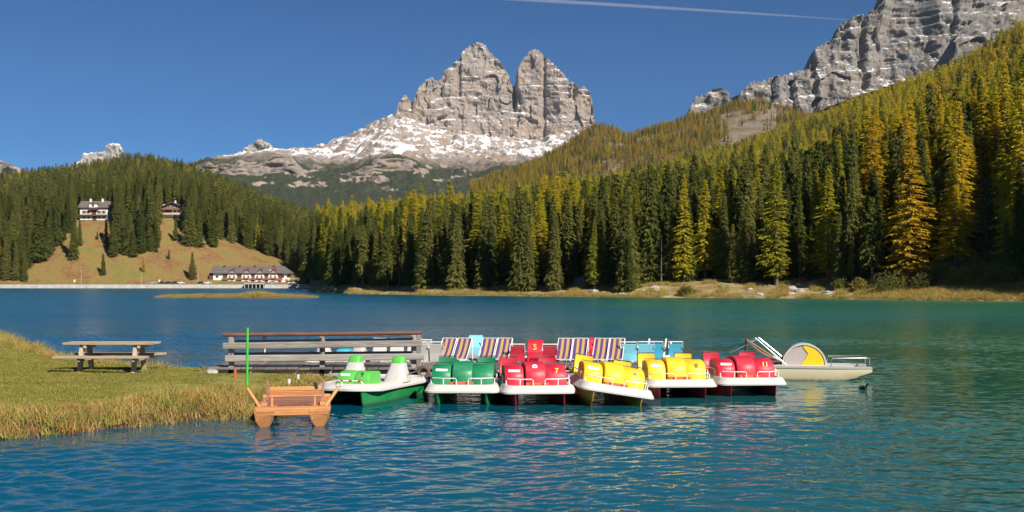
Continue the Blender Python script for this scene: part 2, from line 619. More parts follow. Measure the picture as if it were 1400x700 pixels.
# ------------------------------------------------------------------ the setting: lake, hills, mountains
me = MB().add([(-9000, -9000, -6), (9000, -9000, -6), (9000, 9000, -6), (-9000, 9000, -6)], [(0, 1, 2, 3)]).mesh('ground')
tag(put('ground', me, M['lake_bed']), kind='structure')


def wave_height(x, y):
    """short wind chop: many small wave trains of differing length and heading"""
    r = np.random.default_rng(11)
    wx = x + 0.35 * fbm(x / 3.1, y / 3.1, 0.4, 2)
    wy = y + 0.35 * fbm(x / 3.3, y / 3.3, 7.4, 2)
    h = 0
    n = 54
    for k in range(n):
        lam = 0.17 * (1.3 / 0.17) ** (r.random() ** 1.25)
        th = rad(-78) + r.normal(0, 0.55)
        slope = 0.0245 * (1.0 if lam < 0.6 else 0.55)
        kk_ = 2 * math.pi / lam
        ph = r.random() * 6.283
        h = h + slope / kk_ * np.sin(kk_ * (wx * math.cos(th) + wy * math.sin(th)) + ph)
    gust = 0.82 + 0.75 * fbm(x / 7.0, y / 5.0, 2.9, 4)
    return h * np.clip(gust, 0.25, 1.6)


w_px = np.linspace(-70, 1470, 540)
w_d = [10.5]
while w_d[-1] < 92:
    w_d.append(w_d[-1] + 0.040 + 0.0016 * (w_d[-1] - 10.5))
w_d = np.array(w_d)
WX = (w_px[None, :] - CX) / F * w_d[:, None]
WY = np.repeat(w_d[:, None], len(w_px), 1)
fade = np.clip((w_d - 10.5) / 1.5, 0, 1)[:, None] * np.clip((92 - w_d) / 45, 0, 1)[:, None] * np.clip((w_px + 70) / 40, 0, 1)[None, :] * np.clip((1470 - w_px) / 40, 0, 1)[None, :]
WZ = wave_height(WX, WY) * fade
me = grid_mesh('lake_water', WX, WY, WZ)
# the flat open lake round the rippled water, edge to edge with it
n0, nc_, nr_ = len(me.vertices), len(w_px), len(w_d)
cor = [0, nc_ - 1, nr_ * nc_ - 1, (nr_ - 1) * nc_]
me2 = bpy.data.meshes.new('lake_water')
V = np.zeros(n0 * 3)
me.vertices.foreach_get('co', V)
V = np.vstack([V.reshape(-1, 3), [(-900, -400, 0), (700, -400, 0), (700, 640, 0), (-900, 640, 0)]])
Q = np.zeros(len(me.polygons) * 4, np.int32)
me.polygons.foreach_get('vertices', Q)
Q = np.vstack([Q.reshape(-1, 4), [(n0, n0 + 1, cor[1], cor[0]), (n0 + 1, n0 + 2, cor[2], cor[1]), (n0 + 2, n0 + 3, cor[3], cor[2]), (n0 + 3, n0, cor[0], cor[3])]]).astype(np.int32)
me2.vertices.add(len(V))
me2.vertices.foreach_set('co', V.ravel())
me2.loops.add(Q.size)
me2.loops.foreach_set('vertex_index', Q.ravel())
me2.polygons.add(len(Q))
me2.polygons.foreach_set('loop_start', np.arange(0, Q.size, 4, dtype=np.int32))
me2.update(calc_edges=True)
bpy.data.meshes.remove(me)
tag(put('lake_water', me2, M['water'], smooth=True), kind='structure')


def relief(lines, pxs, rows, bend=1.0):
    """rows of ground between lines given as [(px, d, z), ...]"""
    L = []
    for ln in lines:
        a = np.array(ln, float)
        d = np.interp(pxs, a[:, 0], a[:, 1])
        z = np.interp(pxs, a[:, 0], a[:, 2])
        L.append((d, z))
    D, Z = [], []
    for (d0, z0), (d1, z1), n in zip(L[:-1], L[1:], rows):
        for s in np.arange(n) / n:
            D.append(d0 + (d1 - d0) * s)
            Z.append(z0 + (z1 - z0) * s)
    D.append(L[-1][0])
    Z.append(L[-1][1])
    D, Z = np.array(D), np.array(Z)
    X = (pxs[None, :] - CX) / F * D
    return X, D.copy(), Z


def smooth_rows(Z, k=2):
    for _ in range(k):
        Z[1:-1] = 0.25 * Z[:-2] + 0.5 * Z[1:-1] + 0.25 * Z[2:]
    return Z


def pz(pts):
    """[(px, d, py)] -> [(px, d, z)]"""
    return [(px, d, zp(py, d)) for px, d, py in pts]


# --- right-hand slope and valley floor (ground below the forest)
shore = [(300, 420), (400, 352), (424, 335), (480, 276), (600, 243), (760, 222), (900, 205), (1000, 199), (1100, 193), (1190, 180), (1290, 170), (1400, 162), (1550, 140), (1800, 105)]
R_px = np.linspace(424, 1800, 290)
sl = lambda off, z: [(px, d + off, z) for px, d in shore]
bank = [(px, d + 11, 1.6 + (0.6 if 780 < px < 1150 else 0) + max(0, (px - 1200)) * 0.012) for px, d in shore]
floor1 = [(300, 470, 6), (480, 340, 6), (600, 310, 6), (760, 290, 7), (900, 270, 8), (1000, 265, 10), (1100, 260, 13), (1200, 250, 18), (1300, 240, 21), (1400, 232, 25), (1550, 215, 30), (1800, 190, 40)]
mid = pz([(300, 700, 365), (440, 600, 362), (600, 600, 345), (800, 600, 325), (1000, 600, 302), (1100, 600, 285), (1200, 600, 262), (1300, 580, 240), (1400, 560, 212), (1550, 520, 170), (1800, 470, 120)])
crest = pz([(300, 2100, 306), (380, 2000, 300), (440, 1900, 296), (500, 1800, 294), (560, 1700, 291), (640, 1600, 282), (700, 1550, 268), (800, 1500, 256), (900, 1450, 242), (1000, 1400, 220), (1100, 1350, 184), (1200, 1250, 150), (1300, 1100, 112), (1400, 980, 66), (1550, 900, 10), (1800, 800, -80)])
back = [(px, d + 350, z - 60) for px, d, z in crest]
RX, RY, RZ = relief([sl(-14, -3.0), sl(0, 0.0), bank, floor1, mid, crest, back], R_px, [3, 7, 12, 30, 60, 6])
k = np.clip((RY - 250) / 300, 0, 1)
RZ[12:] = smooth_rows(RZ[12:].copy(), 8)
RZ = RZ + fbm(RX / 120, RY / 120, 0.3, 4) * 7 * k + fbm(RX / 7, RY / 7, 1.7, 3) * 0.35 * np.clip((RZ) / 1.0, 0, 1)
o = tag(put('forest_slope', grid_mesh('forest_slope', RX, RY, RZ), M['forest_floor'], smooth=True), kind='structure')
# the shore bank is its own colour: give the first rows the bank material
o.data.materials.append(M['shore_bank'])
nc = len(R_px)
mi = np.zeros(len(o.data.polygons), np.int32)
mi[:(nc - 1) * 13] = 1
o.data.polygons.foreach_set('material_index', mi)

# --- left-hand hill with the meadow
L_px = np.linspace(-420, 520, 240)
hill = [
    [(-420, 612, -3), (520, 612, -3)],
    [(-420, 613.5, 2.1), (520, 613.5, 2.1)],
    [(-420, 634, 2.2), (430, 634, 2.2), (520, 634, 4)],
    pz([(-420, 715, 330), (0, 715, 322), (60, 715, 312), (100, 712, 300), (160, 712, 299), (225, 722, 297), (255, 722, 298), (300, 715, 322), (350, 710, 345), (400, 705, 360), (450, 705, 366), (520, 705, 368)]),
    pz([(-420, 1000, 300), (0, 1000, 298), (100, 1000, 285), (180, 1000, 280), (260, 1000, 288), (330, 1000, 305), (380, 1000, 322), (430, 1000, 338), (520, 1000, 342)]),
    pz([(-420, 1500, 240), (-100, 1500, 255), (0, 1500, 254), (50, 1500, 248), (110, 1500, 240), (160, 1500, 228), (200, 1500, 226), (260, 1500, 240), (330, 1500, 268), (380, 1500, 289), (430, 1500, 306), (520, 1500, 318)]),
    pz([(-420, 1800, 270), (180, 1800, 262), (520, 1800, 330)]),
]
LX, LY, LZ = relief(hill, L_px, [1, 3, 16, 22, 30, 5])
LZ[5:] = smooth_rows(LZ[5:].copy(), 2)
k = np.clip((LY - 640) / 60, 0, 1)
LZ = LZ + k * (fbm(LX / 60, LY / 60, 5.3, 4) * 1.8 + fbm(LX / 9, LY / 9, 1.1, 3) * 0.3)
tag(put('meadow_hill', grid_mesh('meadow_hill', LX, LY, LZ), M['meadow'], smooth=True), kind='structure')

# --- middle ridge with orange larches below the cliffs
G_px = np.linspace(640, 1250, 260)
ridge = [
    pz([(640, 1700, 300), (1250, 1650, 240)]),
    pz([(640, 1950, 275), (740, 1950, 245), (820, 1950, 222), (900, 1950, 215), (1000, 1950, 196), (1060, 1950, 190), (1120, 1900, 190), (1250, 1850, 170)]),
    pz([(640, 2150, 262), (740, 2150, 232), (800, 2150, 205), (860, 2150, 206), (940, 2150, 186), (1000, 2150, 172), (1060, 2120, 166), (1120, 2050, 180), (1250, 2000, 170)]),
    pz([(640, 2400, 258), (740, 2400, 225), (770, 2400, 206), (800, 2400, 184), (815, 2400, 177), (840, 2400, 181), (856, 2400, 191), (880, 2400, 182), (920, 2400, 172), (960, 2400, 158), (1000, 2400, 147), (1040, 2400, 142), (1060, 2400, 147), (1100, 2300, 165), (1250, 2200, 165)]),
    pz([(640, 2600, 275), (815, 2600, 210), (1000, 2600, 180), (1250, 2500, 180)]),
]
GX, GY, GZ = relief(ridge, G_px, [14, 26, 30, 10])
GZ = GZ + ridged(GX / 70, GY / 70, 2.2, 4) * 5
M['ridge_rock'] = rock_mat('ridge_rock', (0.30, 0.27, 0.24), (0.22, 0.16, 0.08), (0.15, 0.13, 0.11), 1.3, 1.4, 0.03, 2.0, 0.2,
                           grass=(0.17, 0.11, 0.04))
tag(put('larch_ridge', grid_mesh('larch_ridge', GX, GY, GZ), M['ridge_rock']), kind='structure')

# --- scrub shelf, scree and snow below the towers
B_px = np.linspace(150, 900, 430)
shelf = [
    pz([(150, 2700, 320), (900, 2700, 300)]),
    pz([(150, 3350, 282), (270, 3350, 262), (330, 3350, 262), (400, 3350, 266), (480, 3350, 268), (560, 3350, 268), (640, 3350, 268), (700, 3350, 262), (760, 3350, 250), (900, 3350, 240)]),
    pz([(150, 3560, 275), (240, 3560, 250), (280, 3560, 239), (330, 3560, 243), (400, 3560, 247), (440, 3560, 254), (480, 3560, 250), (520, 3560, 243), (560, 3560, 240), (600, 3560, 250), (660, 3560, 256), (720, 3560, 250), (900, 3560, 235)]),
    pz([(150, 3600, 272), (240, 3600, 242), (280, 3576, 229), (330, 3572, 226), (400, 3576, 226), (430, 3640, 240), (470, 3640, 240), (500, 3572, 227), (530, 3572, 222), (560, 3576, 223), (590, 3640, 238), (640, 3640, 246), (720, 3640, 240), (900, 3640, 230)]),
    pz([(150, 4300, 275), (240, 4200, 240), (280, 4100, 225), (330, 4200, 217), (380, 4300, 212), (420, 4300, 213), (450, 4300, 222), (490, 4300, 222), (530, 4300, 216), (570, 4300, 217), (640, 4300, 226), (720, 4300, 221), (780, 4300, 217), (900, 4300, 215)]),
    pz([(150, 5200, 290), (270, 5200, 232), (330, 5200, 216), (380, 5250, 208), (425, 5300, 206), (450, 5300, 199), (470, 5300, 187), (490, 5300, 178), (510, 5300, 170), (530, 5280, 163), (545, 5260, 162), (570, 5250, 170), (600, 5240, 181), (640, 5240, 186), (690, 5240, 190), (720, 5240, 196), (745, 5240, 194), (760, 5260, 186), (800, 5300, 178), (830, 5300, 180), (900, 5300, 200)]),
    pz([(150, 5500, 300), (400, 5600, 220), (470, 5600, 205), (540, 5600, 190), (640, 5500, 190), (800, 5500, 190), (900, 5500, 215)]),
]
BX, BY, BZ = relief(shelf, B_px, [8, 26, 20, 50, 80, 8])
kk = np.clip((BY - 3000) / 500, 0, 1)
BZ = BZ + kk * (ridged(BX / 130, BY / 300, 0.7, 5) * 13 + fbm(BX / 34, BY / 70, 3.1, 5, 0.6) * 8)
BY = BY + kk * fbm(BX / 60, BZ / 25, 8.8, 4) * 18
M['scree'] = rock_mat('scree_and_scrub', (0.40, 0.33, 0.28), (0.30, 0.20, 0.12), (0.22, 0.19, 0.17), 0.755, 0.80, 0.02, 1.0, 0.5,
                      veg=dict(top=445, spread=130, dark=(0.022, 0.030, 0.017), light=(0.060, 0.066, 0.034), snow_from=500))
tag(put('scree_slope', grid_mesh('scree_slope', BX, BY, BZ), M['scree'], smooth=True), kind='structure')


def curtain(name, material, skyline, base, d0, steep, band, pxs, nrow, amp, jag, clefts=(), seed=0.0, thick=160, noise_s=1.0, strat=1.0, cols=1.0, blob=1.0):
    """a rock wall: terraced beds of rock set back bed by bed up to a ragged crest, then down the far side"""
    sk = lerp_line(skyline, pxs)
    bs = lerp_line(base, pxs)
    m = F / d0
    xs = pxs / m
    sk = sk + jag * (fbm(xs / 22, seed, 0.1, 4) * 0.6 + ridged(xs / 9, seed, 4.1, 3) * 0.4 + 0.35 * np.sign(vnoise(xs / 7, seed, 8.2)))
    zb = CH + (HY - bs) / F * d0
    zt = CH + (HY - sk) / F * d0
    for _ in range(6):
        dt = d0 + steep * np.maximum(zt - zb, 0)
        zt = CH + (HY - sk) / F * dt
    zt = np.maximum(zt, zb + 1)
    s = np.linspace(0, 1, nrow)[:, None]
    Z = zb + (zt - zb) * s
    Xr = (pxs[None, :] - CX) / F * d0
    hh = Z - zb.mean()
    off = steep * hh
    for bb, share, ws in ((band, 0.34, 0.9), (band * 0.37, 0.30, 0.7)):
        wob = fbm(Xr / 190, Z / 130, seed + bb, 3) * ws + 0.8 * vnoise(0.0, 0.0, Z / (bb * 2.3))
        t = hh / bb + wob
        fr = t - np.floor(t)
        # a bed stands upright, then steps back to the next ledge; ledges come and go along the wall
        on = np.clip(0.55 + 0.9 * fbm(Xr / 120, Z / 60, seed + bb + 2, 3), 0, 1)
        off = off + strat * on * steep * bb * share * 2.2 * (fr ** 5 - fr)
    off = off - off[0:1]
    wx = Xr + 18 * noise_s * fbm(Xr / 70, Z / 70, seed + 11, 3)
    gul = ridged(wx / (80 * noise_s), Z / (230 * noise_s), seed + 3, 5) * amp * 0.6 * cols + fbm(wx / (24 * noise_s), Z / (24 * noise_s), seed + 7, 5, 0.6) * amp * 0.62 * blob
    gul = gul + amp * 1.3 * fbm(Xr / (210 * noise_s), Z / (150 * noise_s), seed + 9, 5, 0.55)
    # blocky corners: beds break away along joints
    gul = gul + amp * 0.55 * np.sign(vnoise(wx / (30 * noise_s), Z / (70 * noise_s), seed + 13)) * np.clip(fbm(Xr / 90, Z / 90, seed + 14, 2) + .6, 0, 1)
    D = d0 + off - gul
    for (cpx, cw, depth, py_lo, py_hi) in clefts:
        z_lo, z_hi = zp(py_lo, d0), zp(py_hi, d0)
        q = np.exp(-((pxs[None, :] - cpx) / cw) ** 2) * np.clip((Z - z_lo) / max(1, (z_hi - z_lo) * 0.4), 0, 1)
        D = D + depth * q
    X = (pxs[None, :] - CX) / F * (d0 + off)
    # the far side
    nb = 14
    Db, Zb, Xb = [], [], []
    for i in range(1, nb + 1):
        u = i / nb
        Db.append(D[-1] + thick * u ** 0.8 + fbm(Xr[0] / 40, u * 3, seed + 5, 3) * amp * 0.5)
        Zb.append(Z[-1] + (zb - Z[-1]) * u ** 1.3 - 2)
        Xb.append(X[-1])
    D = np.vstack([D, Db])
    Z = np.vstack([Z, Zb])
    X = np.vstack([X, Xb])
    return put(name, grid_mesh(name, X, D, Z), material)


M['tower_rock'] = rock_mat('dolomite_tower_rock', (0.335, 0.287, 0.252), (0.39, 0.285, 0.205), (0.19, 0.17, 0.16), 0.76, 0.88, 0.045, 1.0, 0.7)
tre_sky = [(536, 172), (540, 164), (542, 156), (546, 138), (550, 133), (553, 131), (557, 134), (560, 137), (566, 138), (572, 122), (580, 113), (592, 109), (602, 111), (606, 104), (608, 100), (618, 90), (626, 82), (630, 74), (634, 68), (642, 63), (650, 59), (656, 58), (664, 61), (668, 67), (671, 72), (682, 82), (690, 92), (696, 100), (698, 112), (701, 114), (704, 112), (707, 96), (712, 86), (720, 76), (726, 68), (736, 70), (744, 76), (750, 80), (758, 90), (764, 96), (770, 102), (778, 112), (788, 116), (790, 123), (796, 121), (800, 122), (806, 126), (810, 138), (812, 152), (814, 164), (820, 180), (826, 190)]
tre_base = [(536, 175), (545, 175), (570, 182), (600, 192), (640, 196), (690, 200), (720, 206), (745, 206), (760, 198), (800, 194), (826, 195)]
o = curtain('rock_towers', M['tower_rock'], tre_sky, tre_base, 5235, 0.42, 58, np.linspace(536, 826, 560), 190, 17, 2.3,
            clefts=[(703, 3.0, 90, 150, 125), (744, 2.0, 25, 196, 170), (628, 2, 25, 130, 110), (561, 3, 30, 150, 138), (784, 2, 25, 140, 120)], seed=2.0, thick=260, strat=1.25, blob=0.55, cols=1.2)
tag(o, kind='structure')
o = curtain('snowy_peak', M['tower_rock'], [(322, 216), (328, 212), (333, 203), (340, 198), (350, 193), (356, 190), (362, 194), (370, 197), (376, 203), (384, 210), (392, 215)], [(322, 220), (392, 220)], 6300, 0.6, 60,
            np.linspace(322, 392, 130), 60, 16, 1.6, seed=9.0, thick=200)
tag(o, kind='structure')
o = curtain('snowy_shoulder', M['tower_rock'], [(412, 212), (420, 206), (424, 202), (432, 202), (442, 204), (450, 210)], [(412, 216), (450, 216)], 5900, 0.8, 40,
            np.linspace(412, 450, 60), 30, 10, 0.8, seed=4.0, thick=120)
tag(o, kind='structure')
M['pale_rock'] = rock_mat('pale_distant_rock', (0.46, 0.42, 0.39), (0.48, 0.38, 0.31), (0.28, 0.26, 0.25), 0.62, 0.76, 0.03, 0.8, 0.4)
o = curtain('pale_rock_tower', M['pale_rock'], [(50, 244), (64, 238), (78, 234), (95, 228), (106, 224), (112, 220), (114, 212), (122, 209), (140, 208), (145, 206), (147, 199), (156, 197), (166, 198), (169, 203), (171, 216), (185, 226), (230, 250), (270, 262)], [(50, 262), (270, 275)], 4600, 0.5, 50,
            np.linspace(50, 270, 220), 60, 12, 1.2, seed=12.0, thick=200)
tag(o, kind='structure')
o = curtain('pale_scree_ridge', M['scree'], [(-420, 130), (-250, 170), (-120, 200), (0, 219), (12, 223), (26, 231), (36, 236), (46, 240), (70, 262)], [(-420, 300), (70, 280)], 4000, 1.3, 90,
            np.linspace(-420, 70, 220), 60, 14, 1.2, seed=15.0, thick=300)
tag(o, kind='structure')

# --- big grey cliffs above the larch slope
M['cliff_rock'] = rock_mat('grey_cliff_rock', (0.25, 0.24, 0.232), (0.29, 0.235, 0.18), (0.115, 0.11, 0.11), 0.84, 0.93, 0.03, 1.6, 0.6,
                           grass=(0.17, 0.11, 0.045))
cliff_sky = [(925, 175), (940, 152), (944, 145), (950, 134), (963, 127), (975, 123), (984, 121), (992, 124), (998, 131), (1006, 129), (1018, 122), (1031, 116), (1046, 111), (1061, 105), (1080, 100), (1096, 96), (1108, 92), (1111, 80), (1114, 69), (1121, 63), (1139, 54), (1146, 42), (1151, 32), (1157, 27), (1164, 24), (1181, 23), (1190, 17), (1203, 7), (1207, -16), (1222, -44), (1260, -80), (1300, -120), (1400, -150), (1550, -140), (1750, -60)]
cliff_base = [(925, 190), (1000, 178), (1060, 168), (1110, 156), (1160, 136), (1230, 112), (1300, 100), (1400, 80), (1550, 40), (1750, 40)]
o = curtain('grey_cliffs', M['cliff_rock'], cliff_sky, cliff_base, 2450, 0.85, 42, np.linspace(925, 1750, 820), 240, 21, 3.4,
            clefts=[(1182, 4, 30, 140, 60), (1110, 3, 15, 150, 100), (1001, 4, 40, 175, 135), (1300, 3, 25, 100, 10)], seed=21.0, thick=300, noise_s=0.8, strat=0.7, cols=1.2, blob=0.5)
tag(o, kind='structure')
o = curtain('scrubby_crag', M['cliff_rock'], [(1296, 92), (1304, 74), (1307, 52), (1316, 40), (1330, 28), (1352, 14), (1370, 6), (1392, 0), (1420, -20), (1500, -40), (1700, -40)], [(1296, 110), (1400, 90), (1700, 60)], 1900, 0.8, 30,
            np.linspace(1296, 1700, 260), 100, 9, 1.6, seed=25.0, thick=200, noise_s=0.6, strat=0.5)
tag(o, kind='structure')


# ------------------------------------------------------------------ conifers
def conifer_mesh(name, h, R, clear, levels, per, droop, nspr, slen, swid, power, seed, up=0.0, gap=0.0, hang=0.5):
    """crown of drooping boughs, each a row of needle sprays; spread through the whole crown"""
    r = random.Random(seed)
    v, f = [], []
    z0 = clear * h
    az = r.random() * 6
    a0, k1, k2, p1, p2, lop = r.random() * 6.28, r.uniform(7, 13), r.uniform(17, 29), r.random() * 6.28, r.random() * 6.28, r.uniform(0.05, 0.28)
    for i in range(levels):
        u = (i + r.uniform(-0.5, 0.5)) / levels
        u = min(max(u, 0), 0.995)
        z = z0 + (h - z0) * u
        env = (1 - u) ** power * (0.55 + 0.45 * min(1, u * 7 + 0.35))
        for b in range(per):
            if r.random() < gap:
                continue
            az += 2.39996 + r.uniform(-0.5, 0.5)
            L = R * env * r.uniform(0.55, 1.12) * (1 + 0.14 * math.sin(u * k1 + p1) + 0.10 * math.sin(u * k2 + p2)) * (1 + lop * math.cos(az - a0)) + 0.12
            z = z0 + (h - z0) * min(max(u + r.uniform(-1.4, 1.4) / levels, 0), 0.992)
            if r.random() < 0.06:
                L *= 1.25
            ca, sa = math.cos(az), math.sin(az)
            n = max(2, int(nspr * (0.35 + 0.65 * L / R)))
            for k in range(n):
                t = 0.18 + 0.82 * (k + r.random()) / n
                rr = L * t
                zz = z + up * rr - droop * L * t * t
                side = r.choice((-1, 1))
                sp = r.uniform(0.15, 0.9) * side
                a2 = az + sp
                l = slen * r.uniform(0.6, 1.3) * (0.6 + 0.5 * L / R)
                w = swid * r.uniform(0.6, 1.3) * (0.6 + 0.5 * L / R)
                dx, dy, dz = math.cos(a2) * l, math.sin(a2) * l, -hang * l * r.uniform(0.2, 1.4)
                ox, oy, oz = ca * rr, sa * rr, zz
                tilt = r.uniform(-0.9, 0.9)
                px, py, pz_ = -math.sin(a2) * w * math.cos(tilt), math.cos(a2) * w * math.cos(tilt), w * math.sin(tilt)
                n0 = len(v)
                v += [(ox, oy, oz), (ox + dx * .55 + px, oy + dy * .55 + py, oz + dz * .4 + pz_), (ox + dx, oy + dy, oz + dz), (ox + dx * .55 - px, oy + dy * .55 - py, oz + dz * .4 - pz_)]
                f.append((n0, n0 + 1, n0 + 2, n0 + 3))
    # leader
    n0 = len(v)
    w = R * 0.05
    v += [(w, 0, h * .955), (-w * .5, w * .9, h * .955), (-w * .5, -w * .9, h * .955), (0, 0, h)]
    f += [(n0, n0 + 1, n0 + 3), (n0 + 1, n0 + 2, n0 + 3), (n0 + 2, n0, n0 + 3)]
    me = bpy.data.meshes.new(name)
    me.from_pydata(v, [], f)
    return me


def trunk_mesh(name, h, r0, seed, limbs=0, R=3.0, z_lo=0.1):
    r = random.Random(seed)
    mb = MB()
    lean = [(0, 0)] + [(r.uniform(-.12, .12), r.uniform(-.12, .12)) for _ in range(5)]
    pts = [(lean[i][0] * i * .3, lean[i][1] * i * .3, (-0.6 + (h * .96 + .6) * i / 5)) for i in range(6)]
    mb.tube(pts, [r0 * 1.35, r0 * 0.86, r0 * .68, r0 * .48, r0 * .27, r0 * .04], 7)
    for k in range(limbs):
        z = h * r.uniform(z_lo, 0.75)
        a = r.random() * 6.28
        L = R * (1 - z / h) * r.uniform(.5, .8)
        mb.tube([(0, 0, z), (math.cos(a) * L * .5, math.sin(a) * L * .5, z + .02 * L), (math.cos(a) * L, math.sin(a) * L, z - .12 * L)], [r0 * .16, r0 * .1, r0 * .03], 3)
    return mb.mesh(name)


KIND = {}   # kind -> list of (crown mesh, trunk mesh) at nominal height 20 m


def kind(name, material, n, low=False, **kw):
    out = []
    for i in range(n):
        a = dict(kw)
        a['R'] *= random.uniform(0.88, 1.12)
        a['clear'] = max(0.02, a['clear'] * random.uniform(0.6, 1.5))
        c = conifer_mesh(name + '_crown', 20.0, seed=hash((name, i)) % 9999 if False else 100 * i + len(name), **a)
        c.materials.append(material)
        t = trunk_mesh(name + '_trunk', 20.0, 0.27, i + 5, 0 if low else 12, a['R'])
        t.materials.append(M['bark'])
        out.append((c, t))
    KIND[name] = out


kind('spruce', M['spruce'], 8, R=2.45, clear=0.05, levels=66, per=8, droop=0.34, nspr=17, slen=0.72, swid=0.15, power=0.80, hang=0.75, gap=0.05)
kind('shore_spruce', M['spruce'], 3, R=2.1, clear=0.16, levels=60, per=8, droop=0.36, nspr=16, slen=0.68, swid=0.15, power=0.62, hang=0.75, gap=0.08)
kind('larch_gold', M['larch_gold'], 4, R=3.2, clear=0.12, levels=70, per=8, droop=0.20, nspr=24, slen=0.50, swid=0.085, power=0.85, up=0.02, hang=0.55, gap=0.16)
kind('larch_green', M['larch_green'], 3, R=2.9, clear=0.12, levels=70, per=8, droop=0.20, nspr=24, slen=0.50, swid=0.0855, power=0.85, up=0.02, hang=0.5, gap=0.12)
kind('pine', M['pine'], 2, R=4.0, clear=0.08, levels=36, per=7, droop=-0.05, nspr=13, slen=0.95, swid=0.26, power=0.50, up=0.12, hang=0.05, gap=0.20)
kind('spruce_far', M['spruce'], 4, low=True, R=2.7, clear=0.06, levels=30, per=7, droop=0.40, nspr=6, slen=1.2, swid=0.36, power=0.80, hang=0.6)
kind('larch_gold_far', M['larch_gold'], 3, low=True, R=3.0, clear=0.08, levels=28, per=6, droop=0.18, nspr=7, slen=1.1, swid=0.30, power=0.75, hang=0.5)
kind('larch_green_far', M['larch_green'], 3, low=True, R=2.9, clear=0.08, levels=28, per=6, droop=0.18, nspr=7, slen=1.1, swid=0.31, power=0.75, hang=0.5)


M['larch_rust'] = leaf_mat('rusty_larch_needles', (0.32, 0.18, 0.03), (0.46, 0.27, 0.035), (0.50, 0.36, 0.035), 0.34)
kind('larch_rust_far', M['larch_rust'], 3, low=True, R=3.3, clear=0.08, levels=22, per=6, droop=0.18, nspr=6, slen=1.2, swid=0.36, power=0.75, hang=0.5)


kind('snag', M['bark'], 2, R=1.6, clear=0.25, levels=26, per=3, droop=0.25, nspr=5, slen=0.5, swid=0.03, power=0.6, hang=0.3, gap=0.25)


class HField:
    """height lookup on a relief made of px columns and rows of rising distance"""

    def __init__(self, X, Y, Z, pxs):
        self.Y, self.Z, self.px = Y, Z, pxs

    def at(self, px, d):
        c = np.interp(px, self.px, np.arange(len(self.px)))
        i = int(min(c, len(self.px) - 2))
        w = c - i
        z0 = np.interp(d, self.Y[:, i], self.Z[:, i])
        z1 = np.interp(d, self.Y[:, i + 1], self.Z[:, i + 1])
        return float(z0 * (1 - w) + z1 * w)

    def hit(self, px, py, d_lo, d_hi):
        """distance at which the ray through a pixel meets this ground"""
        for d in np.arange(d_lo, d_hi, 2.0):
            if self.at(px, d) >= zp(py, d):
                return float(d)
        return float(d_lo)


HR, HL, HG = HField(RX, RY, RZ, R_px), HField(LX, LY, LZ, L_px), HField(GX, GY, GZ, G_px)
TREES = []      # (kind, x, y, z, h, widen, label key)


def in_poly(x, y, poly):
    c = False
    j = len(poly) - 1
    for i in range(len(poly)):
        xi, yi = poly[i]
        xj, yj = poly[j]
        if (yi > y) != (yj > y) and x < (xj - xi) * (y - yi) / (yj - yi) + xi:
            c = not c
        j = i
    return c


def scatter(hf, px0, px1, dlo, dhi, spacing, pick, n_try, key, ok=None):
    occ = set()
    rr = RNG.random((n_try, 3))
    for a, b, c in rr:
        px = px0 + (px1 - px0) * a
        lo, hi = dlo(px), dhi(px)
        d = math.sqrt(lo * lo + (hi * hi - lo * lo) * b)
        x = xp(px, d)
        cell = (int(x / spacing), int(d / spacing))
        if cell in occ:
            continue
        z = hf.at(px, d)
        py = HY - (z - CH) / d * F
        if ok is not None and not ok(px, d, py):
            continue
        occ.add(cell)
        kd, h = pick(px, d, z, py)
        if kd is None:
            continue
        TREES.append((kd, x, d, z - 0.2, h, random.triangular(0.66, 1.25, 0.88) * (1.2 if key == 'hill' and h < 24 else 1.0), key))


shore_d = lambda px: lerp_line(shore, px)
crest_d = lambda px: float(np.interp(px, [c[0] for c in crest], [c[1] for c in crest]))


def pick_right(px, d, z, py):
    nz = float(vnoise(px / 40.0, d / 90.0, 3.3)) + 0.5 * float(vnoise(px / 13.0, d / 30.0, 7.3))
    # larches take over up the slope and towards the cliffs
    pl = np.interp(px, [420, 700, 900, 1050, 1200, 1400], [0.07, 0.14, 0.27, 0.50, 0.68, 0.74])
    up = np.interp(d, [180, 230, 300, 500, 900, 1400], [0.15, 0.5, 0.85, 1.0, 1.15, 1.3])
    if px > 1260:
        up = max(up, 1.0)
    p = pl * up + 0.22 * nz
    far = '_far' if d > 420 else ''
    if random.random() < p:
        g = 0.36 if px > 1150 else (0.26 if d > shore_d(px) + 40 else 0.0)
        return ('larch_gold' if random.random() < g else 'larch_green') + far, random.triangular(11, 28, 21) * (1.08 if px > 1150 else 0.95)
    hh = np.interp(px, [420, 700, 900, 1100, 1400], [0.78, 0.85, 0.95, 1.0, 1.1])
    return 'spruce' + far, random.triangular(9, 27, 20) * hh


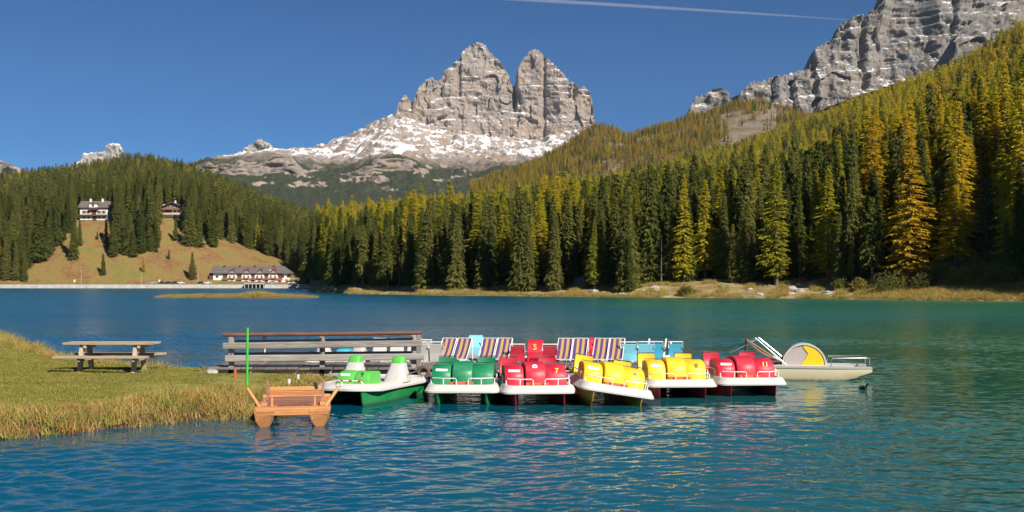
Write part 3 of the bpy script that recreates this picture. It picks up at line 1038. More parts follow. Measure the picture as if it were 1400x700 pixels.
ex_right = [(964, 383, 243, 'larch_green', 1.0), (1243, 386, 182, 'larch_gold', 1.35), (1306, 374, 251, 'larch_gold', 1.6), (1349, 360, 243, 'pine', 1.0), (1039, 385, 322, 'pine', 0.6), (1113, 383, 304, 'spruce', 1.0),
            (496, 393, 307, 'shore_spruce', 1), (530, 394, 309, 'shore_spruce', .95), (559, 392, 314, 'shore_spruce', .9), (475, 389, 314, 'spruce', 1), (741, 390, 336, 'pine', .7), (841, 388, 268, 'spruce', 1.05), (875, 388, 286, 'spruce', 1),
            (606, 389, 296, 'spruce', .95), (640, 391, 340, 'spruce', .9), (798, 382, 342, 'pine', .8), (1002, 386, 305, 'spruce', .9), (920, 386, 282, 'spruce', .9), (1192, 395, 268, 'shore_spruce', 1.1), (1076, 382, 250, 'spruce', .8), (1164, 388, 330, 'larch_green', .7),
            (1282, 330, 232, 'pine', .8), (1362, 290, 138, 'larch_gold', 1.0), (1338, 300, 200, 'larch_gold', 1.0), (1280, 300, 208, 'larch_gold', .9), (1210, 330, 190, 'larch_green', .9), (1180, 330, 214, 'larch_gold', .9), (1396, 388, 215, 'spruce', 1.0), (1376, 388, 300, 'spruce', 1.0), (1166, 390, 296, 'snag', 1), (1094, 386, 322, 'snag', 1), (689, 392, 330, 'snag', 1), (546, 393, 336, 'snag', 1), (904, 388, 320, 'snag', 1)]


def add_exact(hf, lst, dmin, dmax, key):
    pts = []
    for px, pb, pt, kd, wd in lst:
        d = hf.hit(px, pb, dmin(px), dmax(px))
        z = hf.at(px, d)
        h = zp(pt, d) - z
        pts.append((px, d))
        nominal = h / 20.0
        TREES.append((kd, xp(px, d), d, z - 0.15, h, wd * (1.0 if h > 10 else 1.35), key))
    return pts


ex_pts = add_exact(HR, ex_right, lambda px: shore_d(px) + 5, lambda px: 700, 'exact')


def right_ok(px, d, py):
    s = shore_d(px)
    if d < s + 11 + 5 * (math.sin(px * 0.13) + math.sin(px * 0.05)):
        return False
    if 1195 < px < 1395 and d < s + 46 and random.random() < 0.88:
        return False
    for a, b in ex_pts:
        if abs(px - a) < (24 if a in (964, 1243, 1306, 1349) else 13) and d < b + 4:
            return False
    return True


scatter(HR, 428, 1500, lambda px: shore_d(px) + 6, lambda px: shore_d(px) + 90, 2.9, pick_right, 14400, 'shore', right_ok)
scatter(HR, 430, 1660, lambda px: shore_d(px) + 90, lambda px: 600, 4.6, pick_right, 13500, 'slope')
scatter(HR, 432, 1660, lambda px: 600, lambda px: crest_d(px) + 25, 4.9, pick_right, 52000, 'slope')

meadow_poly = [(40, 400), (42, 366), (66, 352), (90, 330), (100, 297), (160, 294), (160, 310), (150, 352), (210, 352), (224, 300), (256, 300), (252, 322), (290, 325), (330, 334), (362, 346), (392, 358), (412, 374), (414, 400)]


def hill_ok(px, d, py):
    if in_poly(px, py, meadow_poly):
        return False
    if d < 655 and px > 30 and px < 440:
        return False
    if 108 < px < 152 and d < 735:
        return False
    if 220 < px < 254 and d < 742:
        return False
    if 280 < px < 405 and d < 690:
        return False
    if d > 1300:
        return random.random() < 0.9
    return True


def pick_left(px, d, z, py):
    far = '_far'
    p = 0.04 + (0.22 if d > 1150 else 0) + 0.08 * float(vnoise(px / 25.0, d / 90.0, 1.3))
    if random.random() < p:
        return random.choice(('larch_rust_far', 'larch_green_far', 'larch_green_far')), random.uniform(14, 20)
    return 'spruce' + ('' if d < 820 else far), random.uniform(14, 32) * (0.72 if d > 1150 else 1.0)


ex_left = [(141, 378, 346, 'spruce', 1.2), (214, 347, 331, 'spruce', 1), (231, 355, 340, 'spruce', 1), (196, 372, 353, 'larch_green', 1), (263, 384, 344, 'spruce', 1.2), (240, 330, 296, 'spruce', 1), (133, 329, 316, 'spruce', 1), (97, 318, 307, 'larch_green', 1.1),
           (101, 356, 284, 'spruce', .85), (109, 338, 300, 'spruce', .9), (34, 385, 344, 'spruce', 1.2), (22, 384, 330, 'spruce', 1), (8, 384, 323, 'spruce', 1), (52, 360, 284, 'spruce', 1.2), (66, 352, 296, 'spruce', 1), (159, 347, 262, 'spruce', .9), (178, 350, 290, 'spruce', .95), (193, 346, 275, 'spruce', .95), (208, 335, 252, 'spruce', .9),
           (145, 333, 296, 'spruce', .9), (258, 338, 268, 'spruce', .95), (272, 338, 285, 'spruce', 1), (292, 338, 276, 'spruce', .95), (316, 332, 276, 'spruce', .95), (340, 340, 284, 'spruce', .95), (368, 350, 292, 'spruce', .9), (420, 394, 368, 'spruce', 1.2)]
add_exact(HL, ex_left, lambda px: 636, lambda px: 1000, 'meadow')
scatter(HL, -330, 470, lambda px: 640, lambda px: 1000, 6.8, pick_left, 19000, 'hill', hill_ok)
scatter(HL, -340, 480, lambda px: 1000, lambda px: 1540, 7.2, pick_left, 25000, 'hill', hill_ok)


def pick_ridge(px, d, z, py):
    dens = 0.9 + 0.7 * float(fbm(px / 22.0, d / 130.0, 4.4, 3))
    if 985 < px < 1062 and d < 2300:
        dens -= 0.75
    if random.random() > dens:
        return None, 0
    if random.random() < 0.62:
        return random.choice(('larch_rust_far', 'larch_rust_far', 'larch_green_far')), random.uniform(11, 19)
    return 'spruce_far', random.uniform(10, 18)


scatter(HG, 642, 1150, lambda px: 1850, lambda px: 2415, 6.5, pick_ridge, 15000, 'ridge')

# which trees show largest: walk outwards and keep the outline of what already hides the view, column by column
order = sorted(range(len(TREES)), key=lambda i: TREES[i][2])
cover = np.full(1500, 405.0)
vis = np.zeros(len(TREES))
for i in order:
    kd, x, d, z, h, wd, key = TREES[i]
    px = CX + x / d * F
    top, bot = HY - (z + h - CH) / d * F, HY - (z - CH) / d * F
    hw = 3.0 * wd * h / 20 / d * F
    a, b = int(math.floor(px - hw)), int(math.ceil(px + hw)) + 1
    if b <= 0 or a >= 1400:
        continue
    c = np.arange(max(a, 0), min(b, 1400))
    t = top + np.abs(c - px) / max(hw, .5) * (bot - top)
    vis[i] = np.maximum(0, np.minimum(cover[c], bot) - t).sum()
    cover[c] = np.minimum(cover[c], t)

fam = lambda kd: 'spruce' if 'spruce' in kd else (kd if kd in ('pine', 'snag') else 'larch')
chosen = set()
for fm, lim in (('spruce', 290), ('larch', 290), ('pine', 50), ('snag', 9)):
    ids = [i for i in range(len(TREES)) if fam(TREES[i][0]) == fm and vis[i] > 0]
    ids.sort(key=lambda i: (-1e6 if TREES[i][6] in ('exact', 'meadow') else 0) - vis[i])
    chosen |= set(ids[:lim])

EXACT_LABELS = {964: 'golden green larch with drooping boughs alone among dark spruces on the gravel bank', 1243: 'tallest golden orange larch with bare lower trunk at the water edge', 1306: 'shorter golden larch beside the blue green pine on the wooded bank',
                1349: 'rounded blue green pine between golden larches above the shore', 1039: 'small bushy grey green pine in front of the dark spruces on the gravel bank', 1113: 'short fresh green spruce standing forward on the gravel bank',
                741: 'slim grey green pine in front of dark spruces near the pale boulder', 1362: 'broad bright golden larch high on the slope above the blue green pine', 1192: 'dark spruce with bare trunk standing right at the water edge'}
MEADOW_LABELS = {141: 'full conical spruce standing alone in the middle of the open meadow', 263: 'young spruce on the meadow beside the long white hotel', 196: 'small pale green larch on the lower meadow above the lakeside road',
                 240: 'slender spruce on the meadow just below the smaller chalet', 420: 'dark spruce at the end of the quay wall', 97: 'pale green bushy larch on the meadow beside the larger chalet', 133: 'small spruce on the meadow just below the larger chalet'}


def far_pair(kd, i):
    lst = KIND[kd]
    return lst[i % len(lst)]


for i in sorted(chosen):
    kd, x, d, z, h, wd, key = TREES[i]
    fm = fam(kd)
    px = CX + x / d * F
    name = {'spruce': 'spruce_tree', 'larch': 'larch_tree', 'pine': 'pine_tree', 'snag': 'dead_tree'}[fm]
    near = kd if d < 700 or not kd.endswith('_far') else kd
    gold = 'gold' in kd
    if key == 'exact' and min(abs(px - q) for q in EXACT_LABELS) < 1.0:
        lab, grp = EXACT_LABELS[min(EXACT_LABELS, key=lambda q: abs(px - q))], 'trees of the shore forest'
    elif fm == 'snag':
        lab, grp = 'bare grey dead conifer with stubby twigs among the spruces of the shore forest', 'dead conifers in the shore forest'
    elif key == 'meadow' and min(abs(px - q) for q in MEADOW_LABELS) < 1.0:
        lab, grp = MEADOW_LABELS[min(MEADOW_LABELS, key=lambda q: abs(px - q))], 'trees on the meadow'
    elif key == 'meadow' and h < 12:
        lab, grp = 'small spruce dotted on the open brown meadow', 'small spruces on the meadow'
    elif key in ('hill', 'meadow'):
        if fm == 'spruce':
            lab, grp = 'dark spruce on the wooded hill around the two chalets', 'spruces on the chalet hill'
        else:
            lab, grp = 'yellowing larch on the wooded hill around the two chalets', 'larches on the chalet hill'
    elif key == 'ridge':
        lab, grp = 'small %s on the rocky ridge between forest and towers' % ('orange larch' if fm == 'larch' else 'dark spruce'), 'trees on the rocky ridge'
    elif fm == 'spruce':
        if kd == 'shore_spruce' or d < shore_d(px) + 34:
            lab, grp = 'dark green spruce in the front row of the shore forest', 'spruces in the front row of the shore forest'
        else:
            lab, grp = 'dark green spruce rising behind the front row of the shore forest', 'spruces behind the front row'
    elif fm == 'larch':
        if gold:
            lab, grp = 'golden larch on the forested slope below the grey cliffs', 'golden larches on the slope'
        else:
            lab, grp = 'yellow green larch on the forested slope below the grey cliffs', 'yellow green larches on the slope'
    else:
        lab, grp = 'blue green pine among the trees of the shore forest', 'pines in the shore forest'
    if grp.split()[0] in ('spruces', 'larches', 'golden', 'yellow', 'pines', 'small') or key == 'ridge':
        hs = 'tall ' if h > 21 else ('short ' if h < 16.5 else '')
        ws = 'broad ' if wd > 1.06 else ('slender ' if wd < 0.94 else '')
        if lab.startswith('small '):
            hs = ''
        lab = hs + ws + lab
    cm, tm = far_pair(kd, i)
    e = bpy.data.objects.new(name, None)
    COL.objects.link(e)
    e.location = (x, d, z)
    e.rotation_euler = (0, 0, (i * 2.399) % 6.283)
    s = h / 20.0
    e.scale = (s * wd, s * wd, s)
    tag(e, lab, {'spruce': 'spruce', 'larch': 'larch', 'pine': 'pine', 'snag': 'dead tree'}[fm], grp)
    for nm, mm in (('trunk', tm), ('crown', cm)):
        q = bpy.data.objects.new(nm, mm)
        COL.objects.link(q)
        q.parent = e


# ------------------------------------------------------------------ uncountable growth: one object each, scattered by geometry nodes
def scatter_stuff(name, meshes, pts, scl, rot, idx, label, cat):
    coll = bpy.data.collections.new(name + '_source')
    for i, m_ in enumerate(meshes):
        coll.objects.link(bpy.data.objects.new('%s_%02d' % (name, i), m_))
    me = bpy.data.meshes.new(name)
    n = len(pts)
    me.vertices.add(n)
    me.vertices.foreach_set('co', np.asarray(pts, np.float32).ravel())
    for nm, ty, data, key in (('scl', 'FLOAT_VECTOR', scl, 'vector'), ('rot', 'FLOAT_VECTOR', rot, 'vector'), ('idx', 'INT', idx, 'value')):
        at = me.attributes.new(nm, ty, 'POINT')
        at.data.foreach_set(key, np.asarray(data, np.int32 if ty == 'INT' else np.float32).ravel())
    o = bpy.data.objects.new(name, me)
    COL.objects.link(o)
    ng = bpy.data.node_groups.new(name + '_nodes', 'GeometryNodeTree')
    ng.interface.new_socket('Geometry', in_out='INPUT', socket_type='NodeSocketGeometry')
    ng.interface.new_socket('Geometry', in_out='OUTPUT', socket_type='NodeSocketGeometry')
    gi, go = ng.nodes.new('NodeGroupInput'), ng.nodes.new('NodeGroupOutput')
    ip = ng.nodes.new('GeometryNodeInstanceOnPoints')
    ci = ng.nodes.new('GeometryNodeCollectionInfo')
    ci.inputs['Collection'].default_value = coll
    ci.inputs['Separate Children'].default_value = True
    ci.inputs['Reset Children'].default_value = True
    ip.inputs['Pick Instance'].default_value = True

    def attr(nm, ty):
        a = ng.nodes.new('GeometryNodeInputNamedAttribute')
        a.data_type = ty
        a.inputs['Name'].default_value = nm
        return a.outputs['Attribute']
    L = ng.links.new
    L(gi.outputs[0], ip.inputs['Points'])
    L(ci.outputs[0], ip.inputs['Instance'])
    L(attr('idx', 'INT'), ip.inputs['Instance Index'])
    L(attr('rot', 'FLOAT_VECTOR'), ip.inputs['Rotation'])
    L(attr('scl', 'FLOAT_VECTOR'), ip.inputs['Scale'])
    L(ip.outputs[0], go.inputs[0])
    md = o.modifiers.new('scatter', 'NODES')
    md.node_group = ng
    return tag(o, label, cat, kind='stuff')


def join_pair(name, cm, tm):
    a, b = len(cm.vertices), len(tm.vertices)
    v = [tuple(q.co) for q in cm.vertices] + [tuple(q.co) for q in tm.vertices]
    f = [tuple(p.vertices) for p in cm.polygons] + [tuple(i + a for i in p.vertices) for p in tm.polygons]
    me = bpy.data.meshes.new(name)
    me.from_pydata(v, [], f)
    me.materials.append(cm.materials[0])
    me.materials.append(tm.materials[0])
    me.polygons.foreach_set('material_index', [0] * len(cm.polygons) + [1] * len(tm.polygons))
    return me


TM, TI = [], {}
for kd, lst in KIND.items():
    TI[kd] = len(TM)
    TM += [join_pair(kd, c, t) for c, t in lst]
for nm, keys, lab in (('slope_forest', ('shore', 'slope', 'exact'), 'dense mixed spruce and larch forest covering the slope below the grey cliffs'),
                      ('hill_forest', ('hill', 'meadow'), 'dense dark spruce forest covering the hill behind the two chalets'),
                      ('ridge_forest', ('ridge',), 'thin orange larch wood along the distant rocky ridge')):
    ids = [i for i in range(len(TREES)) if i not in chosen and TREES[i][6] in keys]
    if not ids:
        continue
    scatter_stuff(nm, TM, [TREES[i][1:4] for i in ids], [(TREES[i][4] / 20 * TREES[i][5],) * 2 + (TREES[i][4] / 20,) for i in ids], [(0, 0, (i * 2.399) % 6.283) for i in ids],
                  [TI[TREES[i][0]] + i % len(KIND[TREES[i][0]]) for i in ids], lab, 'forest')
print('TREES', len(TREES), 'individual', len(chosen))

# ------------------------------------------------------------------ near bank
bank_edge = [(-60, -20), (-30, 2), (-16, 9), (-12.0, 12.7), (-10.5, 15.7), (-8.75, 18.7), (-7.8, 19.5), (-6.9, 20.6), (-6.0, 21.3), (-5.25, 21.8), (-5.05, 22.8), (-4.7, 24.2), (-4.3, 25.4), (-4.0, 26.6), (-4.4, 28.2), (-5.6, 29.6), (-7.4, 30.3), (-10.0, 31.6), (-12.5, 33.6), (-15.0, 36.6), (-18.5, 42), (-22, 48), (-26, 54), (-34, 62), (-48, 72), (-80, 90), (-120, 60), (-120, -20)]
BE = np.array(bank_edge)


def edge_sdf(x, y):
    """distance inside the bank outline (negative outside)"""
    x, y = np.asarray(x, float), np.asarray(y, float)
    best = np.full(x.shape, 1e9)
    ins = np.zeros(x.shape, bool)
    n = len(BE)
    for i in range(n):
        a, b = BE[i], BE[(i + 1) % n]
        e = b - a
        t = np.clip(((x - a[0]) * e[0] + (y - a[1]) * e[1]) / (e @ e), 0, 1)
        best = np.minimum(best, np.hypot(x - a[0] - t * e[0], y - a[1] - t * e[1]))
        c = ((a[1] > y) != (b[1] > y)) & (x < (b[0] - a[0]) * (y - a[1]) / (b[1] - a[1] + 1e-12) + a[0])
        ins ^= c
    return np.where(ins, best, -best)


def bank_z(x, y):
    s = edge_sdf(x, y) + 0.22 * fbm(np.asarray(x) / 0.8, np.asarray(y) / 0.8, 2.0, 3)
    z = np.where(s < 0, np.maximum(s * 0.8, -0.7), 0.36 * (1 - np.exp(-np.maximum(s, 0) / 0.35)))
    return z + np.where(s > 0, 0.05 * fbm(np.asarray(x) / 2.5, np.asarray(y) / 2.5, 0.5, 3) + 0.012 * fbm(np.asarray(x) / 0.3, np.asarray(y) / 0.3, 1.5, 2), 0)


gx, gy = np.meshgrid(np.concatenate([np.linspace(-70, -21, 50), np.arange(-20.8, -3.0, 0.16)]), np.concatenate([np.linspace(-20, 11.5, 24), np.arange(12, 38, 0.16), np.arange(38.2, 92, 0.7)]))
o = tag(put('lakeside_lawn', grid_mesh('lakeside_lawn', gx, gy, bank_z(gx, gy)), M['lawn'], smooth=True), kind='structure')
o.data.materials.append(M['mud'])
pc = np.zeros(len(o.data.polygons) * 3)
o.data.polygons.foreach_get('center', pc)
pc = pc.reshape(-1, 3)
o.data.polygons.foreach_set('material_index', (edge_sdf(pc[:, 0], pc[:, 1]) < 0.55 + 0.3 * fbm(pc[:, 0], pc[:, 1], 3.0, 2)).astype(np.int32))


def tuft_mesh(name, n, rad_, h0, h1, w, lean, seed, m):
    r = random.Random(seed)
    v, f = [], []
    for i in range(n):
        a, q = r.random() * 6.283, rad_ * math.sqrt(r.random())
        x, y = math.cos(a) * q, math.sin(a) * q
        h = r.uniform(h0, h1)
        b = r.random() * 6.283
        l = lean * h * r.uniform(0.2, 1.2)
        dx, dy = math.cos(b) * l, math.sin(b) * l
        c = r.random() * 3.14
        wx, wy = math.cos(c) * w, math.sin(c) * w
        k = len(v)
        v += [(x - wx, y - wy, -0.03), (x + wx, y + wy, -0.03), (x + dx * .4 + wx * .7, y + dy * .4 + wy * .7, h * .6), (x + dx * .4 - wx * .7, y + dy * .4 - wy * .7, h * .6), (x + dx, y + dy, h * (1 - 0.25 * lean * r.random()))]
        f += [(k, k + 1, k + 2, k + 3), (k + 3, k + 2, k + 4)]
    me = bpy.data.meshes.new(name)
    me.from_pydata(v, [], f)
    me.materials.append(m)
    return me


M['reed_green'] = leaf_mat('green_sedge', (0.20, 0.22, 0.045), (0.30, 0.29, 0.07), (0.42, 0.34, 0.10), 0.25, 0.3)
M['reed_rust'] = leaf_mat('rusty_sedge', (0.34, 0.16, 0.05), (0.46, 0.24, 0.08), (0.52, 0.34, 0.13), 0.25, 0.3)
reed_meshes = [tuft_mesh('reed_tuft', 30, 0.20, 0.12, 0.58, 0.0065, 0.55, i, M[('reed', 'reed_green', 'reed', 'reed_rust', 'reed_green')[i]]) for i in range(5)]
turf_meshes = [tuft_mesh('turf_tuft', 46, 0.26, 0.03, 0.09, 0.006, 0.8, 20 + i, M['turf']) for i in range(4)]


def bank_points(n, x0, x1, y0, y1, keep):
    x = RNG.uniform(x0, x1, n)
    y = RNG.uniform(y0, y1, n)
    s = edge_sdf(x, y)
    nz = fbm(x / 1.6, y / 1.6, 6.0, 3)
    k = keep(x, y, s, nz)
    x, y = x[k], y[k]
    return x, y, bank_z(x, y), s[k], nz[k]


deck_free = lambda x, y: ~((x > -7.8) & (y > 27.85) & (y < 30.2))
# tall dry grass along both edges
x, y, z, s_, nz = bank_points(90000, -30, -3.5, 12, 62, lambda x, y, s, nz: (s > -0.22) & (s < np.where(y > 29, 0.9, 1.05) + 0.8 * nz) & (x < np.where(y > 24, -4.4, 0)) & deck_free(x, y) & (RNG.random(len(x)) < np.where(y < 30, 0.8, 0.35) * np.where(s < 0.5, 1.0, 0.55)))
hh = np.where(y < 30, 0.62, 0.85) * np.clip(1 + 0.55 * nz, 0.4, 1.5) * (0.42 + 0.48 * np.clip(1.2 - s_ / 1.4, 0, 1)) * RNG.uniform(0.6, 1.15, len(x)) * np.where((x > -6.2) & (y > 24), 0.6, 1.0)
scatter_stuff('reed_grass', reed_meshes, np.stack([x, y, z], 1), np.stack([hh * 0 + 1, hh * 0 + 1, hh], 1), np.stack([x * 0, x * 0, RNG.uniform(0, 6.28, len(x))], 1), RNG.integers(0, 5, len(x)),
              'tall dry golden grass along the water edge of the lawn', 'grass')
x, y, z, s_, nz = bank_points(60000, -30, -3.5, 12, 58, lambda x, y, s, nz: (s > 0.5) & (np.abs(x) < y * 0.56) & deck_free(x, y) & (nz > -0.75))
hh = RNG.uniform(0.3, 0.75, len(x)) * np.clip(0.9 + 0.6 * nz, 0.35, 1.6)
scatter_stuff('turf_grass', turf_meshes, np.stack([x, y, z], 1), np.stack([hh * 0 + 1.1, hh * 0 + 1.1, hh], 1), np.stack([x * 0, x * 0, RNG.uniform(0, 6.28, len(x))], 1), RNG.integers(0, 4, len(x)),
              'short olive green lawn grass around the picnic table', 'grass')

# reed island out in the lake
ix, iy = np.meshgrid(np.linspace(-68, -33, 90), np.linspace(196, 207, 40))
iz = 0.22 - 0.6 * np.maximum(np.abs((ix + 50.5) / 17.0) ** 4 + np.abs((iy - 201.5) / 3.4) ** 2, 0) + 0.1 * fbm(ix, iy, 0.2, 3)
tag(put('reed_island_ground', grid_mesh('reed_island_ground', ix, iy, np.maximum(iz, -1.0)), M['mud'], smooth=True), kind='structure')
n = 5200
x, y = RNG.uniform(-66.5, -34.5, n), RNG.uniform(197, 206, n)
zz = 0.22 - 0.6 * (np.abs((x + 50.5) / 17.0) ** 4 + np.abs((y - 201.5) / 3.4) ** 2)
k = zz > -0.12
x, y, zz = x[k], y[k], zz[k]
hh = RNG.uniform(0.7, 1.5, len(x)) * (1 + 0.9 * np.exp(-((x + 46.5) / 2.4) ** 2))
scatter_stuff('island_reeds', reed_meshes, np.stack([x, y, zz], 1), np.stack([hh * 0 + 2.2, hh * 0 + 2.2, hh], 1), np.stack([x * 0, x * 0, RNG.uniform(0, 6.28, len(x))], 1), RNG.integers(0, 5, len(x)),
              'low island of golden reeds in the lake before the hotel', 'reeds')
# grass and low growth along the far gravel bank
n = 16000
px = RNG.uniform(440, 1460, n)
off = RNG.uniform(0.2, 16, n)
dd = np.array([shore_d(p) for p in px]) + off
kz = fbm(px / 16, off / 5, 0.8, 3)
k = ((off < 2.6) & (kz > -0.35)) | (kz > 0.25) | (px > 1170)
px, dd = px[k], dd[k]
z = np.array([HR.at(a, b) for a, b in zip(px, dd)])
hh = RNG.uniform(0.7, 1.7, len(px))
scatter_stuff('bank_grass', reed_meshes, np.stack([(px - CX) / F * dd, dd, z], 1), np.stack([hh * 0 + 2.4, hh * 0 + 2.4, hh], 1), np.stack([px * 0, px * 0, RNG.uniform(0, 6.28, len(px))], 1), RNG.integers(0, 5, len(px)),
              'dry grass fringe along the sunlit far bank', 'grass')


# ------------------------------------------------------------------ jetty and its railing
DZ = 0.50
jt = thing('jetty', 'low plank jetty on dark piles running behind the moored pedal boats', 'jetty', (0, 0, 0))
r = random.Random(3)
xx = -7.65
plank_me = []
for i in range(4):
    mb = MB()
    mb.box((0, 0, 0), (0.268, 2.02 + 0.03 * (i % 3), 0.055))
    plank_me.append(mb.mesh('plank'))
    plank_me[-1].materials.append(M['grey_wood_y'])
i = 0
while xx < 4.9:
    o = bpy.data.objects.new('plank', plank_me[i % 4])
    COL.objects.link(o)
    o.parent = jt
    o.location = (xx, 29.0 + r.uniform(-.03, .03), DZ - 0.028 + r.uniform(-.008, .008))
    o.rotation_euler = (0, 0, r.uniform(-.012, .012))
    b = o.modifiers.new('bevel', 'BEVEL')
    b.width = 0.008
    b.segments = 1
    xx += 0.292
    i += 1
for yy in (28.16, 29.85):
    MB().box((-1.4, yy, DZ - 0.145), (12.5, 0.11, 0.17)).build('joist', M['grey_wood'], jt)
for k in range(7):
    for yy in (28.28, 29.72):
        MB().tube([(-7.2 + k * 1.85, yy, -1.0), (-7.2 + k * 1.85, yy, DZ - 0.06)], 0.085, 8).build('pile', M['grey_wood_z'], jt, smooth='auto')

rl = thing('jetty_railing', 'weathered timber railing with thick grey beams and red brown handrail on the jetty', 'railing')
for pxl in (317, 441, 566):
    x = xp(pxl, 28.2)
    MB().box((x, 28.16, 0.80), (0.13, 0.11, 1.06)).build('post', M['grey_wood_z'], rl, 0.008)
x = xp(573, 28.45)
MB().box((x, 28.42, 0.80), (0.11, 0.11, 1.04)).build('post', M['grey_wood_z'], rl, 0.008)
MB().tube([(xp(304, 28.1), 28.12, 1.335), (xp(440, 28.1), 28.12, 1.35), (xp(576, 28.1), 28.13, 1.385)], 0.052, 10).build('handrail', M['rail_brown'], rl, smooth='auto')
for z0, z1, a, b in ((1.05, 1.12, 305, 577), (0.73, 0.78, 308, 580)):
    MB().beam((xp(a, 28.05), 28.04, z0), (xp(b, 28.05), 28.04, z1), 0.13, 0.165).build('beam', M['grey_wood'], rl, 0.022)
    MB().beam((xp(a + 12, 28.3), 28.31, z0 + 0.06), (xp(b - 12, 28.3), 28.31, z1 + 0.05), 0.11, 0.15).build('beam', M['grey_wood'], rl, 0.02)
for pxl, z in ((319, .98), (319, .80), (441, 1.22), (441, .9), (566, 1.25), (566, .92)):
    MB().box((xp(pxl, 28.1) - 0.05, 28.09, z), (0.05, 0.04, 0.075)).build('bracket', M['black'], rl)

# ------------------------------------------------------------------ picnic table
tb = thing('picnic_table', 'weathered timber picnic table with attached benches on the lawn', 'table', (xp(155, 28.6), 28.5, 0.34))
for k in range(5):
    MB().box((r.uniform(-.02, .02), -0.31 + k * 0.155, 0.76), (2.32, 0.145, 0.055)).build('tabletop_plank', M['table_wood'], tb, 0.008)
for sy in (-1, 1):
    for k in range(2):
        MB().box((r.uniform(-.03, .03) - 0.02, sy * (0.62 + k * 0.15), 0.44), (2.35, 0.14, 0.055)).build('bench_plank', M['table_wood'], tb, 0.008)
for sx in (-0.68, 0.70):
    for sy in (-1, 1):
        MB().beam((sx, sy * 0.42, -0.03), (sx, sy * 0.22, 0.73), 0.135, 0.10, (1, 0, 0)).build('leg', M['table_wood_z'], tb, 0.008)
    MB().beam((sx + 0.11, -0.78, 0.375), (sx + 0.11, 0.78, 0.375), 0.07, 0.10).build('bench_support', M['table_wood'], tb, 0.006)
    MB().beam((sx + 0.11, -0.36, 0.69), (sx + 0.11, 0.36, 0.69), 0.07, 0.085).build('top_support', M['table_wood'], tb, 0.006)

# ------------------------------------------------------------------ stakes, pole, stones
d = 23.2
bz = float(bank_z(np.array([xp(338, d)]), np.array([d]))[0])
o = MB().tube([(xp(337.5, d), d, bz - .2), (xp(338.5, d), d, zp(448, d))], 0.027, 10).build('green_pole', M['green_paint'], None, smooth='auto')
tag(o, 'bright green painted pole planted upright at the grassy water edge', 'pole')


def stake(pxl, py_base, py_top, rr, m, label, cap=None):
    x = None
    for d in np.arange(18, 40, 0.05):
        zz = float(bank_z(np.array([xp(pxl, d)]), np.array([d]))[0])
        if zz >= zp(py_base, d):
            break
    t = thing('stake', label, 'stake', (xp(pxl, d), d, zz))
    h = zp(py_top, d) - zz
    MB().tube([(0, 0, -.2), (0.01, 0, h)], rr, 8).build('shaft', m, t, smooth='auto')
    if cap:
        MB().tube([(0.01, 0, h - .04), (0.01, 0, h + 0.05)], rr * 1.5, 8).build('cap', cap, t)
    return t


stake(394.5, 529, 518, 0.035, M['white_paint'], 'short white stake in the grass, the taller of two below the jetty')
stake(407, 519, 512, 0.032, M['white_paint'], 'short white stake in the grass right under the jetty edge')
stake(321, 516, 505, 0.032, M['red_paint'], 'orange red stump below the end post of the jetty railing')
t = thing('stake', 'thin pale stake with black cap standing in the lake behind the railing', 'stake', (xp(362, 34), 34, 0))
MB().tube([(0, 0, -1), (0, 0, 1.0)], 0.022, 8).build('shaft', M['white_paint'], t)
MB().tube([(0, 0, 0.92), (0, 0, 1.15)], 0.055, 8).build('cap', M['black'], t)


def rock(name, loc, size, seed, m, label):
    import bmesh
    bm = bmesh.new()
    bmesh.ops.create_icosphere(bm, subdivisions=3, radius=1)
    co = np.array([v.co for v in bm.verts])
    n = 1 + 0.28 * fbm(co[:, 0] * 1.3 + seed, co[:, 1] * 1.3, co[:, 2] * 1.3, 4)
    for v, q in zip(bm.verts, n):
        v.co = Vector((v.co.x * size[0] * q, v.co.y * size[1] * q, v.co.z * size[2] * q))
    me = bpy.data.meshes.new(name)
    bm.to_mesh(me)
    bm.free()
    o = put(name, me, m)
    o.location = loc
    return tag(o, label, 'rock')


d = 28.0
rock('stone', (xp(290, d), d, 0.37), (0.13, 0.1, 0.09), 3.1, M['stone'], 'pale grey stone in the grass beside the jetty end')
rock('stone', (xp(269, 28.6), 28.6, 0.34), (0.09, 0.08, 0.06), 6.1, M['mud'], 'small dark stone in the grass between picnic table and jetty')
rock('boulder', (xp(796, 238), 238, 2.2), (4.2, 3.0, 2.0), 9.1, M['stone'], 'large pale boulder at the forest edge above the far bank')
for k in range(16):
    pxl = r.uniform(760, 1160)
    dd_ = shore_d(pxl) + r.uniform(2, 13)
    s = r.uniform(0.35, 0.9)
    o = rock('bank_rock', (xp(pxl, dd_), dd_, HR.at(pxl, dd_) + s * 0.1), (s * r.uniform(1, 1.6), s, s * .6), k * 1.7, M['stone'], 'pale rock lying on the gravel bank below the shore forest')
    o['group'] = 'rocks on the gravel bank'

